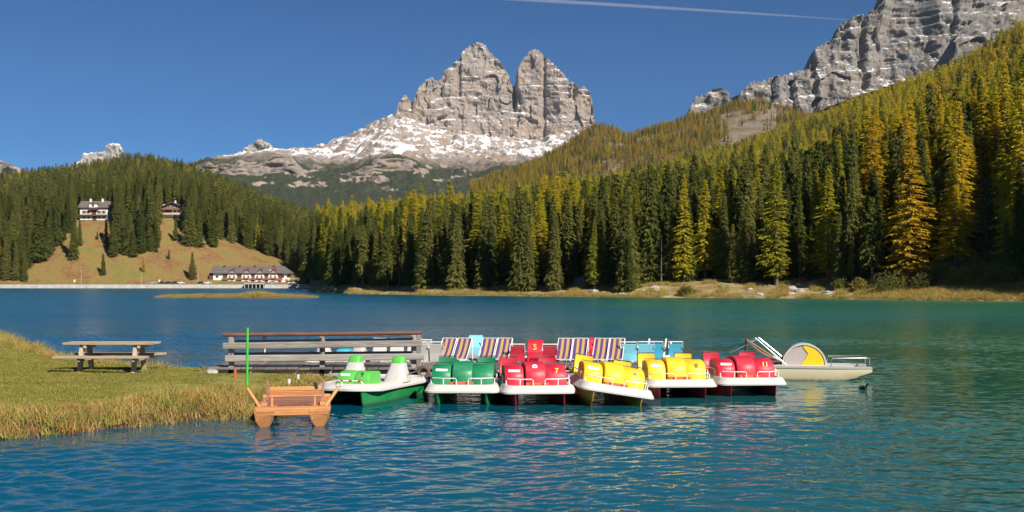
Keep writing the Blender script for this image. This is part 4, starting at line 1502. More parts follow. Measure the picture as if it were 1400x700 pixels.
# shore bushes
def bush(pxl, dd_, h, w, label, m=None, seed=1):
    z = HR.at(pxl, dd_)
    t = thing('bush', label, 'bush', (xp(pxl, dd_), dd_, z - 0.1), group='bushes on the wooded bank' if seed > 9 else None)
    rr = random.Random(seed)
    v, f = [], []
    for i in range(900):
        q = Vector((rr.gauss(0, 1), rr.gauss(0, 1), rr.gauss(0, 1))).normalized() * rr.random() ** 0.38
        lump = 1 + 0.30 * math.sin(3 * q.x + seed) * math.cos(4 * q.y + seed * 2) + 0.15 * rr.uniform(-1, 1)
        c = Vector((q.x * w * lump, q.y * w * lump, max(0.05, h * 0.38 + q.z * h * .62 * lump)))
        e = Vector((rr.uniform(-1, 1), rr.uniform(-1, 1), rr.uniform(-.2, 1))).normalized() * 0.24
        g = Vector((rr.uniform(-1, 1), rr.uniform(-1, 1), rr.uniform(-1, 1))).normalized() * 0.10
        n0 = len(v)
        v += [c - e, c + g, c + e, c - g]
        f.append((n0, n0 + 1, n0 + 2, n0 + 3))
    me = bpy.data.meshes.new('foliage')
    me.from_pydata(v, [], f)
    put('foliage', me, m or M['bush'], t)
    mb = MB()
    for k in range(5):
        a = k * 1.256 + rr.random()
        mb.tube([(0, 0, -.1), (math.cos(a) * w * .3, math.sin(a) * w * .3, h * .4), (math.cos(a) * w * .6, math.sin(a) * w * .6, h * .75)], [.06, .04, .015], 4)
    mb.build('stems', M['bark'], t)


bush(938, shore_d(938) + 2.0, 2.0, 1.4, 'round yellow green bush at the water edge of the gravel bank', seed=2)
for k, (a, off, h) in enumerate(((1212, 6, 3.5), (1232, 9, 3.0), (1262, 8, 2.8), (1284, 12, 3.4), (1312, 10, 3.2), (1336, 12, 3.0), (1360, 9, 3.2), (1388, 8, 3.8), (1175, 8, 2.4), (1148, 9, 2.0))):
    bush(a, shore_d(a) + off, h, h * .75, 'low autumn bush on the wooded bank under the golden larches', seed=10 + k, m=M['bush'] if k % 3 else M['spruce'])


# ------------------------------------------------------------------ pedal boats (local frame: +Y is the bow, waterline at z = 0)
def rounded(w, l, rb, rs, n=7, y_off=0.0):
    """outline of a deck: round bow corners rb, stern corners rs"""
    pts = []
    for (cx, cy, rr, a0) in ((w / 2 - rb, l / 2 - rb, rb, 0), (-w / 2 + rb, l / 2 - rb, rb, 90), (-w / 2 + rs, -l / 2 + rs, rs, 180), (w / 2 - rs, -l / 2 + rs, rs, 270)):
        for k in range(n):
            a = rad(a0 + 90 * k / (n - 1))
            pts.append((cx + math.cos(a) * rr, cy + math.sin(a) * rr + y_off))
    return pts


def ring(pts, z, inset=0.0, bow=0.0):
    c = Vector((0, 0))
    out = []
    for x, y in pts:
        q = Vector((x, y))
        k = q.length
        out.append((x - (x / max(abs(x), .3)) * inset if abs(x) > 1e-6 else x, y - (1 if y > 0 else -1) * inset, z + (bow * max(0, y) ** 2)))
    return out


def make_deck(parent, w=1.66, l=3.4, m='white_gel', z0=0.27, h=0.17):
    o = rounded(w, l, 0.22, 0.15)
    mb = MB()
    mb.loft([ring(o, z0 - 0.015, 0.05), ring(o, z0, 0.0), ring(o, z0 + 0.035, 0.0), ring(o, z0 + 0.045, 0.012), ring(o, z0 + h - 0.012, 0.072), ring(o, z0 + h, 0.09), ring(o, z0 + h, 0.16), ring(o, z0 + h - 0.05, 0.18)])
    return mb.build('deck', M[m], parent, smooth='auto')


def fender(pxl, pyl, d_, label):
    t = thing('fender', label, 'fender', P(pxl, pyl, d_))
    mb = MB()
    for k in range(1):
        rings = []
        for i_ in range(15):
            a_ = 2 * math.pi * i_ / 14
            c_ = Vector((math.cos(a_) * .13, 0, math.sin(a_) * .13))
            rings.append([c_ + (c_.normalized() * math.cos(q) + Vector((0, 1, 0)) * math.sin(q)) * .055 for q in [2 * math.pi * j_ / 8 for j_ in range(8)]])
        mb.loft(rings, False, False)
    mb.build('ring', M['fender_rubber'], t, smooth=True)
    MB().tube([(0, 0, .12), (0.01, .02, .42)], .010, 5).build('rope', M['rope'], t)


M['fender_rubber'] = mat('brown_rubber', (0.12, 0.075, 0.05), 0.8)
fender(579, 509, 27.85, 'brown ring fender hanging at the jetty between the lime and dark green boats')
fender(774, 508, 27.9, 'brown ring fender hanging at the jetty between the red and listing yellow boats')


def make_float(parent, x, m, l=3.35, w=0.40, top=0.27):
    """one of the two floats: sharp raked stem, round bilge, square stern"""
    mb = MB()
    rings = []
    for t in (0.0, 0.06, 0.3, 0.55, 0.72, 0.85, 0.94, 1.0):
        y = -l / 2 + l * t
        k = 1.0 if t < 0.5 else max(0.05, 1 - ((t - 0.5) / 0.5) ** 2.2)
        kb = 1.0 if t < 0.7 else 1 - 0.55 * ((t - 0.7) / 0.3) ** 2
        hw = w / 2 * k
        bot = -0.20 * kb
        rake = 0.10 * max(0, (t - 0.9) / 0.1)
        rings.append([(x + hw, y, top), (x + hw * 0.97, y - rake * .4, 0.08), (x + hw * 0.75, y - rake, bot * .6), (x + hw * .25, y - rake * 1.3, bot), (x - hw * .25, y - rake * 1.3, bot), (x - hw * 0.75, y - rake, bot * .6), (x - hw * 0.97, y - rake * .4, 0.08), (x - hw, y, top)])
    mb.loft(rings)
    return mb.build('float', M[m], parent, smooth='auto')


def bonnet(parent, x0, x1, m, y0=1.12, y1=0.22, z0=0.40, top=0.84, name='bonnet', n=14):
    prof = []
    for k in range(n + 1):
        t = k / n
        a = rad(180 * t)
        y = y0 + (y1 - y0) * (0.5 - 0.5 * math.cos(a)) if t < 1 else y1
        # a full round front, flatter run aft
        z = z0 + (top - z0) * (math.sin(min(a, rad(90))) ** 0.62 if t < 0.5 else 1 - 0.16 * ((t - .5) * 2) ** 2)
        prof.append((y, z))
    prof.append((y1, z0))
    mb = MB()
    e = 0.02 if x1 > x0 else -0.02
    inner = [((y - (y0 + y1) / 2) * .97 + (y0 + y1) / 2, z0 + (z - z0) * .965) for y, z in prof]
    mb.loft([[(x0, y, z) for y, z in inner], [(x0 + e, y, z) for y, z in prof], [(x1 - e, y, z) for y, z in prof], [(x1, y, z) for y, z in inner]])
    return mb.build(name, M[m], parent, smooth='auto')


def bonnet_pt(x, t, y0=1.12, y1=0.22, z0=0.40, top=0.84):
    a = rad(180 * t)
    y = y0 + (y1 - y0) * (0.5 - 0.5 * math.cos(a))
    z = z0 + (top - z0) * (math.sin(min(a, rad(90))) ** 0.62)
    return Vector((x, y, z))


def text_part(parent, txt, m, loc, size, normal_tilt, roll=0.0, name='number'):
    cu = bpy.data.curves.new('number', 'FONT')
    cu.body = txt
    cu.size = size
    cu.align_x = 'CENTER'
    cu.align_y = 'CENTER'
    cu.extrude = 0.004
    cu.offset = size * 0.018
    tmp = bpy.data.objects.new('number', cu)
    COL.objects.link(tmp)
    dg_ = bpy.context.evaluated_depsgraph_get()
    me = bpy.data.meshes.new_from_object(tmp.evaluated_get(dg_))
    bpy.data.objects.remove(tmp)
    me.materials.clear()
    o = put(name, me, M[m], parent)
    o.location = loc
    o.rotation_euler = (rad(90 - normal_tilt), roll, rad(180))
    return o


def flat_part(parent, name, m, loc, w, h, tilt, roll=0.0, thick=0.008):
    o = MB().box((0, 0, 0), (w, h, thick)).build(name, M[m], parent)
    o.location = loc
    o.rotation_euler = (rad(90 - tilt), roll, rad(180))
    return o


def seat(parent, x, y, m, face=1, w=0.42, z0=0.44, h=0.44, frame='black'):
    """moulded seat: cushion and curved backrest with a rim bar; face = +1 looks to the bow"""
    st = bpy.data.objects.new('seat', None)
    mb = MB()
    prof = []
    for k in range(7):
        t = k / 6
        prof.append((y - face * (0.02 + 0.14 * t + 0.05 * math.sin(t * 3.0)), z0 + 0.02 + h * t))
    back_ = [(a - face * 0.055, b) for a, b in reversed(prof)]
    ring_ = prof + back_
    rings = []
    for xx_, s in ((-w / 2, .0), (-w / 2 + .03, 1), (w / 2 - .03, 1), (w / 2, .0)):
        rings.append([(x + xx_, a - face * (0 if s else -0.02), b - (0 if s else 0.01)) for a, b in ring_])
    mb.loft(rings)
    b = mb.build('backrest', M[m], parent, smooth='auto')
    MB().box((x, y + face * 0.20, z0 + 0.04), (w, 0.40, 0.09)).build('cushion', M[m], parent, 0.025)
    yt = y - face * 0.20
    MB().tube([(x - w / 2 + .01, yt, z0 + h - .10), (x - w / 2 + .01, yt, z0 + h + .045), (x + w / 2 - .01, yt, z0 + h + .045), (x + w / 2 - .01, yt, z0 + h - .10)], 0.011, 6).build('rim_bar', M[frame], b, smooth='auto')
    return b


def rail_loop(parent, x0, x1, y, z0=0.43, h=0.14, m='white_tube', yb=None):
    mb = MB()
    s = 1 if x1 > x0 else -1
    yb = y if yb is None else yb
    mb.tube([(x0, yb, z0 - .02), (x0, yb, z0 + h * .8), (x0 + s * .03, yb + (y - yb) * .2, z0 + h), ((x0 + x1) / 2, y, z0 + h), (x1 - s * .03, y, z0 + h), (x1, y, z0 + h * .8), (x1, y, z0 - .02)], 0.0125, 6)
    mb.tube([((x0 + x1) / 2, y, z0 - .02), ((x0 + x1) / 2, y, z0 + h)], 0.0125, 6)
    return mb.build('bow_rail', M[m], parent, smooth='auto')


def pedal_boat(label, px_bow, d_bow, yaw, roll, colour, hull, number=None, ink='yellow_ink', plate_marks=None, emblem=False, group='pedal boats moored bow out at the jetty'):
    bx, by = xp(px_bow, d_bow), d_bow
    a = rad(180 + yaw)
    fwd = Vector((-math.sin(a), math.cos(a), 0))
    c = Vector((bx, by, 0)) - fwd * 1.62
    t = thing('pedal_boat', label, 'pedal boat', c, (0, rad(roll), a), group)
    make_deck(t)
    for s in (-1, 1):
        make_float(t, s * 0.53, hull)
    bonnet(t, 0.70, 0.285, colour, top=0.82)
    bonnet(t, 0.245, -0.20, colour, y0=1.15, y1=0.15, top=0.885)
    bonnet(t, -0.205, -0.665, colour, y0=1.13, y1=0.2, top=0.83)
    for x in (0.47, -0.45):
        seat(t, x, -0.30, colour, 1)
        seat(t, x, -0.72, colour, -1)
    MB().box((0, -0.5, 0.56), (0.34, 0.7, 0.24)).build('console', M['white_gel'], t, 0.04)
    rail_loop(t, 0.70, 0.13, 1.50, yb=1.30)
    rail_loop(t, -0.70, -0.13, 1.50, yb=1.30)
    for s in (-1, 1):
        MB().tube([(s * .74, 0.95, .40), (s * .74, 0.95, .60), (s * .75, 0.1, .62), (s * .75, -1.2, .60), (s * .74, -1.3, .40)], 0.0125, 6).build('side_rail', M['white_tube'], t, smooth='auto')
    MB().box((0.02, 1.36, 0.455), (0.52, 0.16, 0.05)).build('bow_mat', M['orange_mat'], t, 0.015)
    # black clip bars on the bonnets
    for x, top_ in ((0.49, 0.80), (-0.43, 0.81)):
        MB().tube([(x - .17, 0.33, top_ - .03), (x - .17, 0.33, top_ + .03), (x + .17, 0.33, top_ + .03), (x + .17, 0.33, top_ - .03)], 0.011, 6).build('grab_bar', M['black'], t)
    p = bonnet_pt(0.49, 0.22, top=0.82)
    pl = flat_part(t, 'name_plate', 'plate', p + Vector((0, 0.008, 0)), 0.26, 0.055, 24, 0.03)
    if plate_marks:
        for k in range(4):
            MB().box((-0.085 + k * 0.055, 0.0, 0.006), (0.038, 0.022 + 0.008 * (k % 2), 0.006)).build('plate_print', M[plate_marks], pl)
    if number:
        p = bonnet_pt(-0.45, 0.20, y0=1.13, y1=.2, top=0.83)
        text_part(t, number, ink, p + Vector((0, 0.012, 0.0)), 0.165, 26)
    if emblem:
        p = bonnet_pt(0.03, 0.27, y0=1.15, y1=.15, top=.885)
        e = MB().tube([(0, 0, -.004), (0, 0, .004)], 0.058, 16).build('emblem', M['plate'], t)
        e.location = p + Vector((0, 0.01, 0))
        e.rotation_euler = (rad(90 - 38), 0, rad(180))
        MB().prism_y([(-.026, .006), (.026, .006), (0, .009)], -.02, .02).build('emblem_mark', M['grey_ink'], e)
    return t


pedal_boat('dark green pedal boat with white deck moored beside the lime green one', 631.5, 23.9, -1, 0, 'green_gel', 'hull_green', None)
pedal_boat('red pedal boat number 7 with white emblem beside the dark green one', 738, 23.7, 6, 0, 'red_gel', 'hull_red', '7', emblem=True)
pedal_boat('yellow pedal boat with yellow hull listing heavily to one side', 842, 23.6, 6, -9.0, 'yellow_gel', 'hull_yellow', '9', 'black_ink', 'violet_ink')
pedal_boat('yellow pedal boat number 8 with red hull', 933, 25.2, 3, 0, 'yellow_gel', 'hull_red', '8', 'black_ink')
pedal_boat('red pedal boat number 11, outermost of the moored row', 1030, 25.7, 4, 0, 'red_gel', 'hull_red', '11')


def pod_boat(label, px, d, yaw, body, cap, hull, marks=None, group='pedal boats moored bow out at the jetty', bow_marks=True):
    """rounder model: tall tapering seat pods with coloured heads and a drum bonnet between them"""
    a = rad(180 + yaw)
    t = thing('pedal_boat', label, 'pedal boat', (xp(px, d), d, 0), (0, 0, a), group)
    o = [(x * (1 - 0.22 * max(0, y / 1.75) ** 3), y) for x, y in rounded(1.72, 3.5, 0.62, 0.25, 9)]
    MB().loft([ring(o, .25, .06, .02), ring(o, .27, 0, .02), ring(o, .31, 0, .02), ring(o, .33, .03, .02), ring(o, .40, .10, .02), ring(o, .42, .16, .018), ring(o, .37, .20, .012)]).build('deck', M[body], t, smooth='auto')
    for s in (-1, 1):
        make_float(t, s * 0.52, hull, 3.3, 0.5, 0.29)
    for x in (0.55, -0.55):
        sect = ((0.38, .27, .30), (0.52, .24, .26), (0.66, .19, .20), (0.78, .165, .16), (0.80, .16, .155))
        rings = []
        for z, hx, hy in sect:
            rings.append([(x + hx * math.copysign(abs(math.cos(q)) ** .45, math.cos(q)), -0.25 + hy * math.copysign(abs(math.sin(q)) ** .45, math.sin(q)) - (z - .38) * .25, z) for q in [2 * math.pi * k / 20 for k in range(20)]])
        MB().loft(rings).build('seat_pod', M[body], t, smooth='auto')
        rings = []
        for z, hx, hy in ((0.80, .155, .15), (0.84, .15, .145), (0.93, .135, .12), (0.955, .11, .10)):
            rings.append([(x + hx * math.copysign(abs(math.cos(q)) ** .5, math.cos(q)), -0.25 + hy * math.copysign(abs(math.sin(q)) ** .5, math.sin(q)) - (z - .38) * .25, z) for q in [2 * math.pi * k / 20 for k in range(20)]])
        MB().loft(rings).build('headrest', M[cap], t, smooth='auto')
    bonnet(t, 0.40, 0.0, cap, y0=.95, y1=.30, z0=.38, top=.68)
    bonnet(t, -0.004, -0.38, cap, y0=.95, y1=.30, z0=.38, top=.68)
    MB().box((0.62, 0.55, 0.395), (0.26, 0.55, 0.035)).build('floor_panel', M['grey_gel'], t, 0.01)
    if bow_marks:
        p = bonnet_pt(0.22, 0.22, y0=.95, y1=.30, z0=.38, top=.68)
        flat_part(t, 'name_plate', 'plate', p + Vector((0, .006, 0)), .23, .06, 24)
        text_part(t, '2', 'black_ink', bonnet_pt(-0.19, 0.22, y0=.95, y1=.30, z0=.38, top=.68) + Vector((0, .01, 0)), .15, 24)
        mb = MB()
        mb.tube([(.36, 1.18, .42), (.30, 1.2, .50), (-.30, 1.2, .50), (-.36, 1.18, .42)], .018, 6)
        mb.build('bow_rail', M['white_tube'], t, smooth='auto')
        for x in (.2, -.02, -.24):
            MB().tube([(x, 1.2, .50), (x - .07, 1.2, .50)], .024, 8).build('rail_sleeve', M['red_gel'], t)
    for s in (-1, 1):
        MB().tube([(s * .78, -0.2, .38), (s * .80, -.3, .55), (s * .80, -.9, .58), (s * .76, -1.3, .40)], .013, 6).build('side_rail', M['steel'], t, smooth='auto')
    return t


pod_boat('lime green and white pedal boat with two tall seat pods at the grassy bank', 507, 25.35, -17, 'white_gel', 'lime_gel', 'hull_green')
pod_boat('white pedal boat with two sky blue headrests seen behind the railing', 472, 32.6, 170, 'white_gel', 'blue_gel', 'white_gel', group='pedal boats on the far side of the jetty', bow_marks=False)


def sling_chair(parent, x, y, m, w=0.44, face=-1, z0=0.42, top=1.08, frame='white_tube', back=0.42):
    """deckchair: sling of canvas between two side frames"""
    pts = []
    for k in range(9):
        t = k / 8
        yy = y + face * (-back * .55 * (1 - t) + 0.42 * t)
        zz = top + (z0 + 0.10 - top) * t - 0.09 * math.sin(math.pi * t)
        pts.append((yy, zz))
    mb = MB()
    prof = pts + [(a, b - .012) for a, b in reversed(pts)]
    mb.prism_x(prof, x - w / 2 + .015, x + w / 2 - .015)
    c = mb.build('sling', M[m], parent, smooth='auto')
    mb = MB()
    y_t, y_b = pts[0][0], pts[-1][0]
    for s in (-1, 1):
        xx_ = x + s * w / 2
        mb.tube([(xx_, y_t, top + .01), (xx_, y_b, z0 + .06)], .0125, 6)
        mb.tube([(xx_, y_t, top + .01), (xx_, y_t - face * .04, z0)], .0125, 6)
        mb.tube([(xx_, y_b, z0 + .10), (xx_, y_t + face * .1, z0)], .0125, 6)
    mb.tube([(x - w / 2, y_t, top + .01), (x + w / 2, y_t, top + .01)], .0125, 6)
    mb.tube([(x - w / 2, y_b, z0 + .1), (x + w / 2, y_b, z0 + .1)], .0125, 6)
    mb.build('chair_frame', M[frame], c, smooth='auto')
    return c


def back_boat(label, px, d, yaw, body='white_gel', hull='white_gel', l=3.3):
    t = thing('pedal_boat', label, 'pedal boat', (xp(px, d), d, 0), (0, 0, rad(yaw)), 'pedal boats on the far side of the jetty')
    make_deck(t, 1.5, l, body)
    for s in (-1, 1):
        make_float(t, s * 0.5, hull, l - .05)
    return t


def chair_boat(label, px, d, yaw, m='stripe', top=1.07, gap=0.34, frame='white_tube'):
    t = back_boat(label, px, d, yaw)
    for s in (-1, 1):
        sling_chair(t, s * gap * .63, -0.85 + s * .05, m, 0.41, -1, top=top, frame=frame)
    MB().box((0, 0.35, .50), (0.5, .5, .16)).build('pedal_box', M['grey_gel'], t, 0.03)
    rail_loop(t, .6, .1, 1.4)
    rail_loop(t, -.6, -.1, 1.4)
    return t


chair_boat('white boat with two striped deckchairs behind the dark green pedal boat', 634, 32.1, -14)
chair_boat('white boat with two striped deckchairs between the teal boat and red boat number 5', 687, 32.1, -12)
chair_boat('white boat with two striped deckchairs between the two red boats across the jetty', 788, 32.0, -11)
chair_boat('white boat with two striped deckchairs beside the sky blue boat', 838, 32.0, -13)


def panel_seat(parent, x, y, m, face, z0=.42, top=.98, w=.44, lean=.16, frame='white_tube'):
    mb = MB()
    mb.loft([[(x - w / 2, y, z0), (x + w / 2, y, z0), (x + w / 2, y - face * .05, z0), (x - w / 2, y - face * .05, z0)],
             [(x - w / 2, y - face * lean * .4, (z0 + top) / 2), (x + w / 2, y - face * lean * .4, (z0 + top) / 2), (x + w / 2, y - face * (lean * .4 + .05), (z0 + top) / 2), (x - w / 2, y - face * (lean * .4 + .05), (z0 + top) / 2)],
             [(x - w / 2 + .02, y - face * lean, top), (x + w / 2 - .02, y - face * lean, top), (x + w / 2 - .02, y - face * (lean + .05), top), (x - w / 2 + .02, y - face * (lean + .05), top)]])
    b = mb.build('backrest', M[m], parent, 0.012)
    MB().box((x, y + face * .2, z0 + .05), (w, .4, .08)).build('cushion', M[m], parent, .02)
    yt = y - face * (lean + .025)
    MB().tube([(x - w / 2, yt, top - .12), (x - w / 2, yt, top + .06), (x + w / 2, yt, top + .06), (x + w / 2, yt, top - .12)], .016, 6).build('rim_bar', M[frame], b, smooth='auto')


def slide_hump(parent, x, y, m, w=.5, top=1.0, face=1):
    prof = []
    for k in range(13):
        t = k / 12
        prof.append((y + face * (-.45 + 1.0 * t), .42 + (top - .42) * math.sin(math.pi * min(1, .12 + t * .88)) ** .7))
    prof += [(y + face * .55, .38), (y - face * .45, .38)]
    return MB().prism_x(prof, x - w / 2, x + w / 2).build('bonnet', M[m], parent, .03)


t = back_boat('white boat with white moulded seats across the jetty behind the railing', 562, 32.4, -4)
for x, y in ((-.78, -.9), (-.28, -.9), (.22, -.9), (.62, -1.25)):
    panel_seat(t, x, y, 'white_gel', -1 if x < .5 else 1, w=.40, top=1.0)
t = back_boat('white boat with white seats beside the dark green pedal boat across the jetty', 596, 31.9, -6)
for x in (-.24, .2):
    panel_seat(t, x, -.95, 'white_gel', 1, w=.40, top=.95)
t = back_boat('teal boat with pale blue bonnet between two pairs of striped deckchairs', 660, 33.6, -6, 'pale_blue', 'teal_gel')
slide_hump(t, -.18, -.2, 'pale_blue', .42, 1.08)
panel_seat(t, .30, -.5, 'teal_gel', 1, top=.92)
panel_seat(t, -.66, -.5, 'teal_gel', 1, top=.92, w=.36)
mk = MB().box((0, 0, 0), (.05, .008, .16)).build('bonnet_mark', M['yellow_ink'], t)
mk.location = (-.27, -.76, .80)
mk.rotation_euler = (0, rad(12), 0)
t = back_boat('red boat number 5 with white framed seats across the jetty', 733, 31.9, -3, 'white_gel', 'hull_red')
for x in (-.50, .42):
    panel_seat(t, x, -.85, 'red_gel', 1, top=.88, w=.42)
slide_hump(t, -.02, -.15, 'red_gel', .46, 1.02)
n5 = text_part(t, '5', 'yellow_ink', (0, 0, 0), .24, 20)
n5.rotation_euler = (rad(64), 0, 0)
n5.location = (-.02, -.556, .825)
t = back_boat('red boat mostly hidden between two pairs of striped deckchairs', 811, 33.8, -3, 'white_gel', 'hull_red')
slide_hump(t, -.2, -.3, 'red_gel', .5, 1.0)
panel_seat(t, .28, -.6, 'hull_red', 1, top=.90)
t = back_boat('sky blue boat with white framed seats beside the striped deckchairs', 869, 32.2, -3, 'white_gel', 'blue_gel')
for x in (-.26, .24):
    panel_seat(t, x, -.85 + x * .3, 'pale_blue', 1, top=.93, w=.46)
t = back_boat('sky blue boat with steep white chair frames across the jetty', 906, 32.3, -3, 'white_gel', 'blue_gel')
for x in (-.28, .28):
    panel_seat(t, x, -.85, 'blue_gel', 1, top=.93, w=.40)
for x in (-.50, -.02, .12):
    MB().beam((x - .05, -1.02, .45), (x + .06, -.72, 1.06 - .1 * (x > .1)), .055, .03, (0, 1, 0)).build('chair_frame', M['white_gel'], t, .006)

# ------------------------------------------------------------------ cream boat with deckchairs and a yellow paddle box, bow to the right
t = thing('paddle_boat', 'cream paddle boat with yellow wheel cover and brown deckchairs, beyond the moored row', 'pedal boat', (xp(1098, 30.6), 30.6, 0), (0, 0, rad(-90 - 10)))
# local +Y points to the right of the lake view
for s in (-1, 1):
    mb = MB()
    rings = []
    for k in range(9):
        u = k / 8
        y = -1.45 + 3.2 * u
        rise = 0.0 if u < .6 else 0.30 * ((u - .6) / .4) ** 1.7
        hw = .24 * (1 if u < .6 else 1 - .45 * ((u - .6) / .4) ** 2)
        rings.append([(s * .58 + hw, y, .34), (s * .58 + hw, y, .30), (s * .58 + hw * .85, y, -.02 + rise * .9), (s * .58 + hw * .4, y, -.16 + rise * 1.3), (s * .58 - hw * .4, y, -.16 + rise * 1.3), (s * .58 - hw * .85, y, -.02 + rise * .9), (s * .58 - hw, y, .30), (s * .58 - hw, y, .34)])
    mb.loft(rings)
    mb.build('float', M['cream_gel'], t, smooth='auto')
    MB().loft([[(s * .58 + a * (rg[0][0] - s * .58) * 1.08, rg[0][1], z) for a, z in ((1, .335), (1, .385), (-1, .385), (-1, .335))] for rg in rings]).build('gunwale', M['grey_gel'], t, .008)
MB().box((0, .0, .385), (1.0, 2.6, .04)).build('deck', M['white_gel'], t, .01)
prof = [(.0 + .60 * math.cos(rad(a)), .40 + .60 * math.sin(rad(a))) for a in range(0, 181, 12)]
inn = [(.0 + .555 * math.cos(rad(a)), .40 + .555 * math.sin(rad(a))) for a in range(0, 181, 12)]
mb = MB()
for x0, x1 in ((.0, .42),):
    rings = [[(x1, y, z) for y, z in prof], [(x0, y, z) for y, z in prof], [(x0, y, z) for y, z in inn], [(x1, y, z) for y, z in inn]]
    mb.loft(rings + [rings[0]], False, False, closed=False)
cv = mb.build('wheel_cover', M['white_gel'], t, smooth='auto')
MB().prism_x([(p * .98, q) for p, q in [(.54, .40)] + [(.55 * math.cos(rad(a)), .40 + .555 * math.sin(rad(a))) for a in range(0, 92, 8)] + [(-.04, .90), (.10, .72), (.02, .56), (-.10, .40)]], .385, .40).build('side_panel', M['yellow_gel'], cv)
MB().prism_x([(p * .98, q) for p, q in [(-.09, .40), (.03, .56), (.11, .72), (.02, .90)] + [(.55 * math.cos(rad(a)), .40 + .555 * math.sin(rad(a))) for a in range(92, 181, 8)]], .37, .382).build('side_panel', M['pale_panel'], cv)
for x in (-.32, .30):
    sling_chair(t, x, -1.05, 'stripe_brown', .46, 1, z0=.42, top=1.06, back=.9, frame='balcony_wood')
mb = MB()
for x in (-.5, .5):
    mb.tube([(x, -.5, .42), (x * .8, -1.28, 1.10), (x, -2.0, .72)], .014, 6)
    mb.tube([(x * .6, -.35, .42), (x * .6, -1.2, 1.12)], .014, 6)
mb.build('canopy_frame', M['steel'], t, smooth='auto')
mb = MB()
for x in (-.5, .5):
    mb.tube([(x, .7, .40), (x, .72, .60), (x, 1.6, .62), (x * .8, 1.72, .60), (x * .8, 1.72, .42)], .016, 6)
mb.tube([(-.4, 1.72, .60), (.4, 1.72, .60)], .016, 6)
mb.build('bow_rail', M['steel'], t, smooth='auto')
MB().tube([(.2, -.85, .56), (.2, -.55, .50)], .09, 10).build('bucket', M['white_gel'], t, smooth='auto')

# ------------------------------------------------------------------ wooden catamaran at the bank
t = thing('wooden_catamaran', 'orange varnished wooden rowing catamaran with bench and two raised oars at the bank', 'boat', (xp(403, 21.5), 21.5, 0), (0, 0, rad(180 + 9)))
for s in (-1, 1):
    x = s * .50
    mb = MB()
    rings = []
    for u, hw, bot in ((-1.45, .16, -.1), (-.6, .19, -.16), (.3, .19, -.16), (.9, .21, -.16), (1.35, .19, -.12)):
        rings.append([(x + hw, u, .31), (x + hw * .8, u - .04, .12), (x + hw * .1, u - .16, bot), (x - hw * .1, u - .16, bot), (x - hw * .8, u - .04, .12), (x - hw, u, .31)])
    mb.loft(rings)
    mb.build('float', M['orange_wood_y'], t, .006)
for y, zz, ww in ((1.24, .33, .14), (1.09, .335, .13), (-1.1, .34, .14)):
    MB().box((0, y, zz), (1.36, ww, .055)).build('cross_plank', M['orange_wood'], t, .008)
MB().box((0, 1.32, .285), (1.30, .03, .12)).build('bow_board', M['orange_wood'], t, .006)
for k in range(3):
    MB().box((0, .24 - k * .17, .40), (1.02, .155, .04)).build('seat_slat', M['red_wood'], t, .008)
MB().box((0, .35, .345), (1.04, .035, .085)).build('seat_apron', M['red_wood'], t, .006)
for k in range(2):
    MB().box((0, -.30 - k * .03, .475 + k * .085), (1.02, .035, .078)).build('back_slat', M['orange_wood'], t, .008)
for s in (-1, 1):
    MB().beam((s * .53, -.26, .28), (s * .55, -.42, .72), .06, .05, (1, 0, 0)).build('back_post', M['red_wood'], t, .006)
    MB().box((s * .40, .62, .39), (.04, .05, .20)).build('foot_post', M['orange_wood'], t, .005)
    MB().box((s * .55, .10, .345), (.12, 1.0, .06)).build('side_rail', M['orange_wood'], t, .008)
    MB().tube([(s * .58, 1.0, .31), (s * .84, .80, .67)], .033, 8).build('oar', M['orange_wood'], t, smooth='auto')
    MB().tube([(s * .60, .97, .29), (s * .63, .97, .40)], .022, 6).build('oarlock', M['black'], t)
mb = MB()
mb.tube([(-.85 + .06 * math.cos(q), .80, .74 + .06 * math.sin(q)) for q in [k * .6 for k in range(12)]], .008, 5)
mb.build('oar_ring', M['steel'], t)
MB().box((-.40, -.33, .61), (.07, .05, .14), Matrix.Rotation(.3, 3, 'Y')).build('strap', M['black'], t, .01)

# ------------------------------------------------------------------ water bird
t = thing('water_bird', 'small dark water bird swimming beyond the cream paddle boat', 'bird', (xp(1180, 27.3), 27.3, -0.01), (0, 0, rad(200)))
rings = []
for u, rr, zz in ((-.16, .01, .08), (-.12, .035, .06), (-.05, .06, .045), (.04, .065, .045), (.10, .045, .05), (.13, .028, .09), (.14, .024, .13), (.155, .032, .165), (.18, .026, .17), (.205, .010, .165), (.225, .004, .16)):
    rings.append([(math.cos(q) * rr * .8, u + (.03 * math.sin(q) * (rr < .04)), zz + math.sin(q) * rr) for q in [2 * math.pi * k / 10 for k in range(10)]])
MB().loft(rings).build('body', M['black'], t, smooth=True)

# ------------------------------------------------------------------ far shore: quay, road, hotel, chalets, cars
o = MB().box((xp(150, 611.6), 611.6, 0.6), (560 / F * 611 * 1.02, 1.2, 3.0)).build('quay_wall', M['concrete'], None)
tag(o, 'long pale concrete quay wall along the far shore below the meadow', 'wall')
me = MB().add([(-440, 612.2, 2.35), (-118, 612.2, 2.35), (-118, 633, 2.38), (-440, 633, 2.38)], [(0, 1, 2, 3)]).mesh('lakeside_road')
tag(put('lakeside_road', me, M['asphalt']), kind='structure')


def window(parent, x, y, z, w, h, shut=None):
    f = MB().box((x, y, z), (w + .3, .16, h + .3)).build('window', M['white_paint'], parent)
    MB().box((x, y - .1, z), (w, .06, h)).build('pane', M['glass_dark'], f)
    if shut:
        for s in (-1, 1):
            MB().box((x + s * (w * .5 + .42), y - .09, z), (.5, .08, h + .1)).build('shutter', M[shut], f)


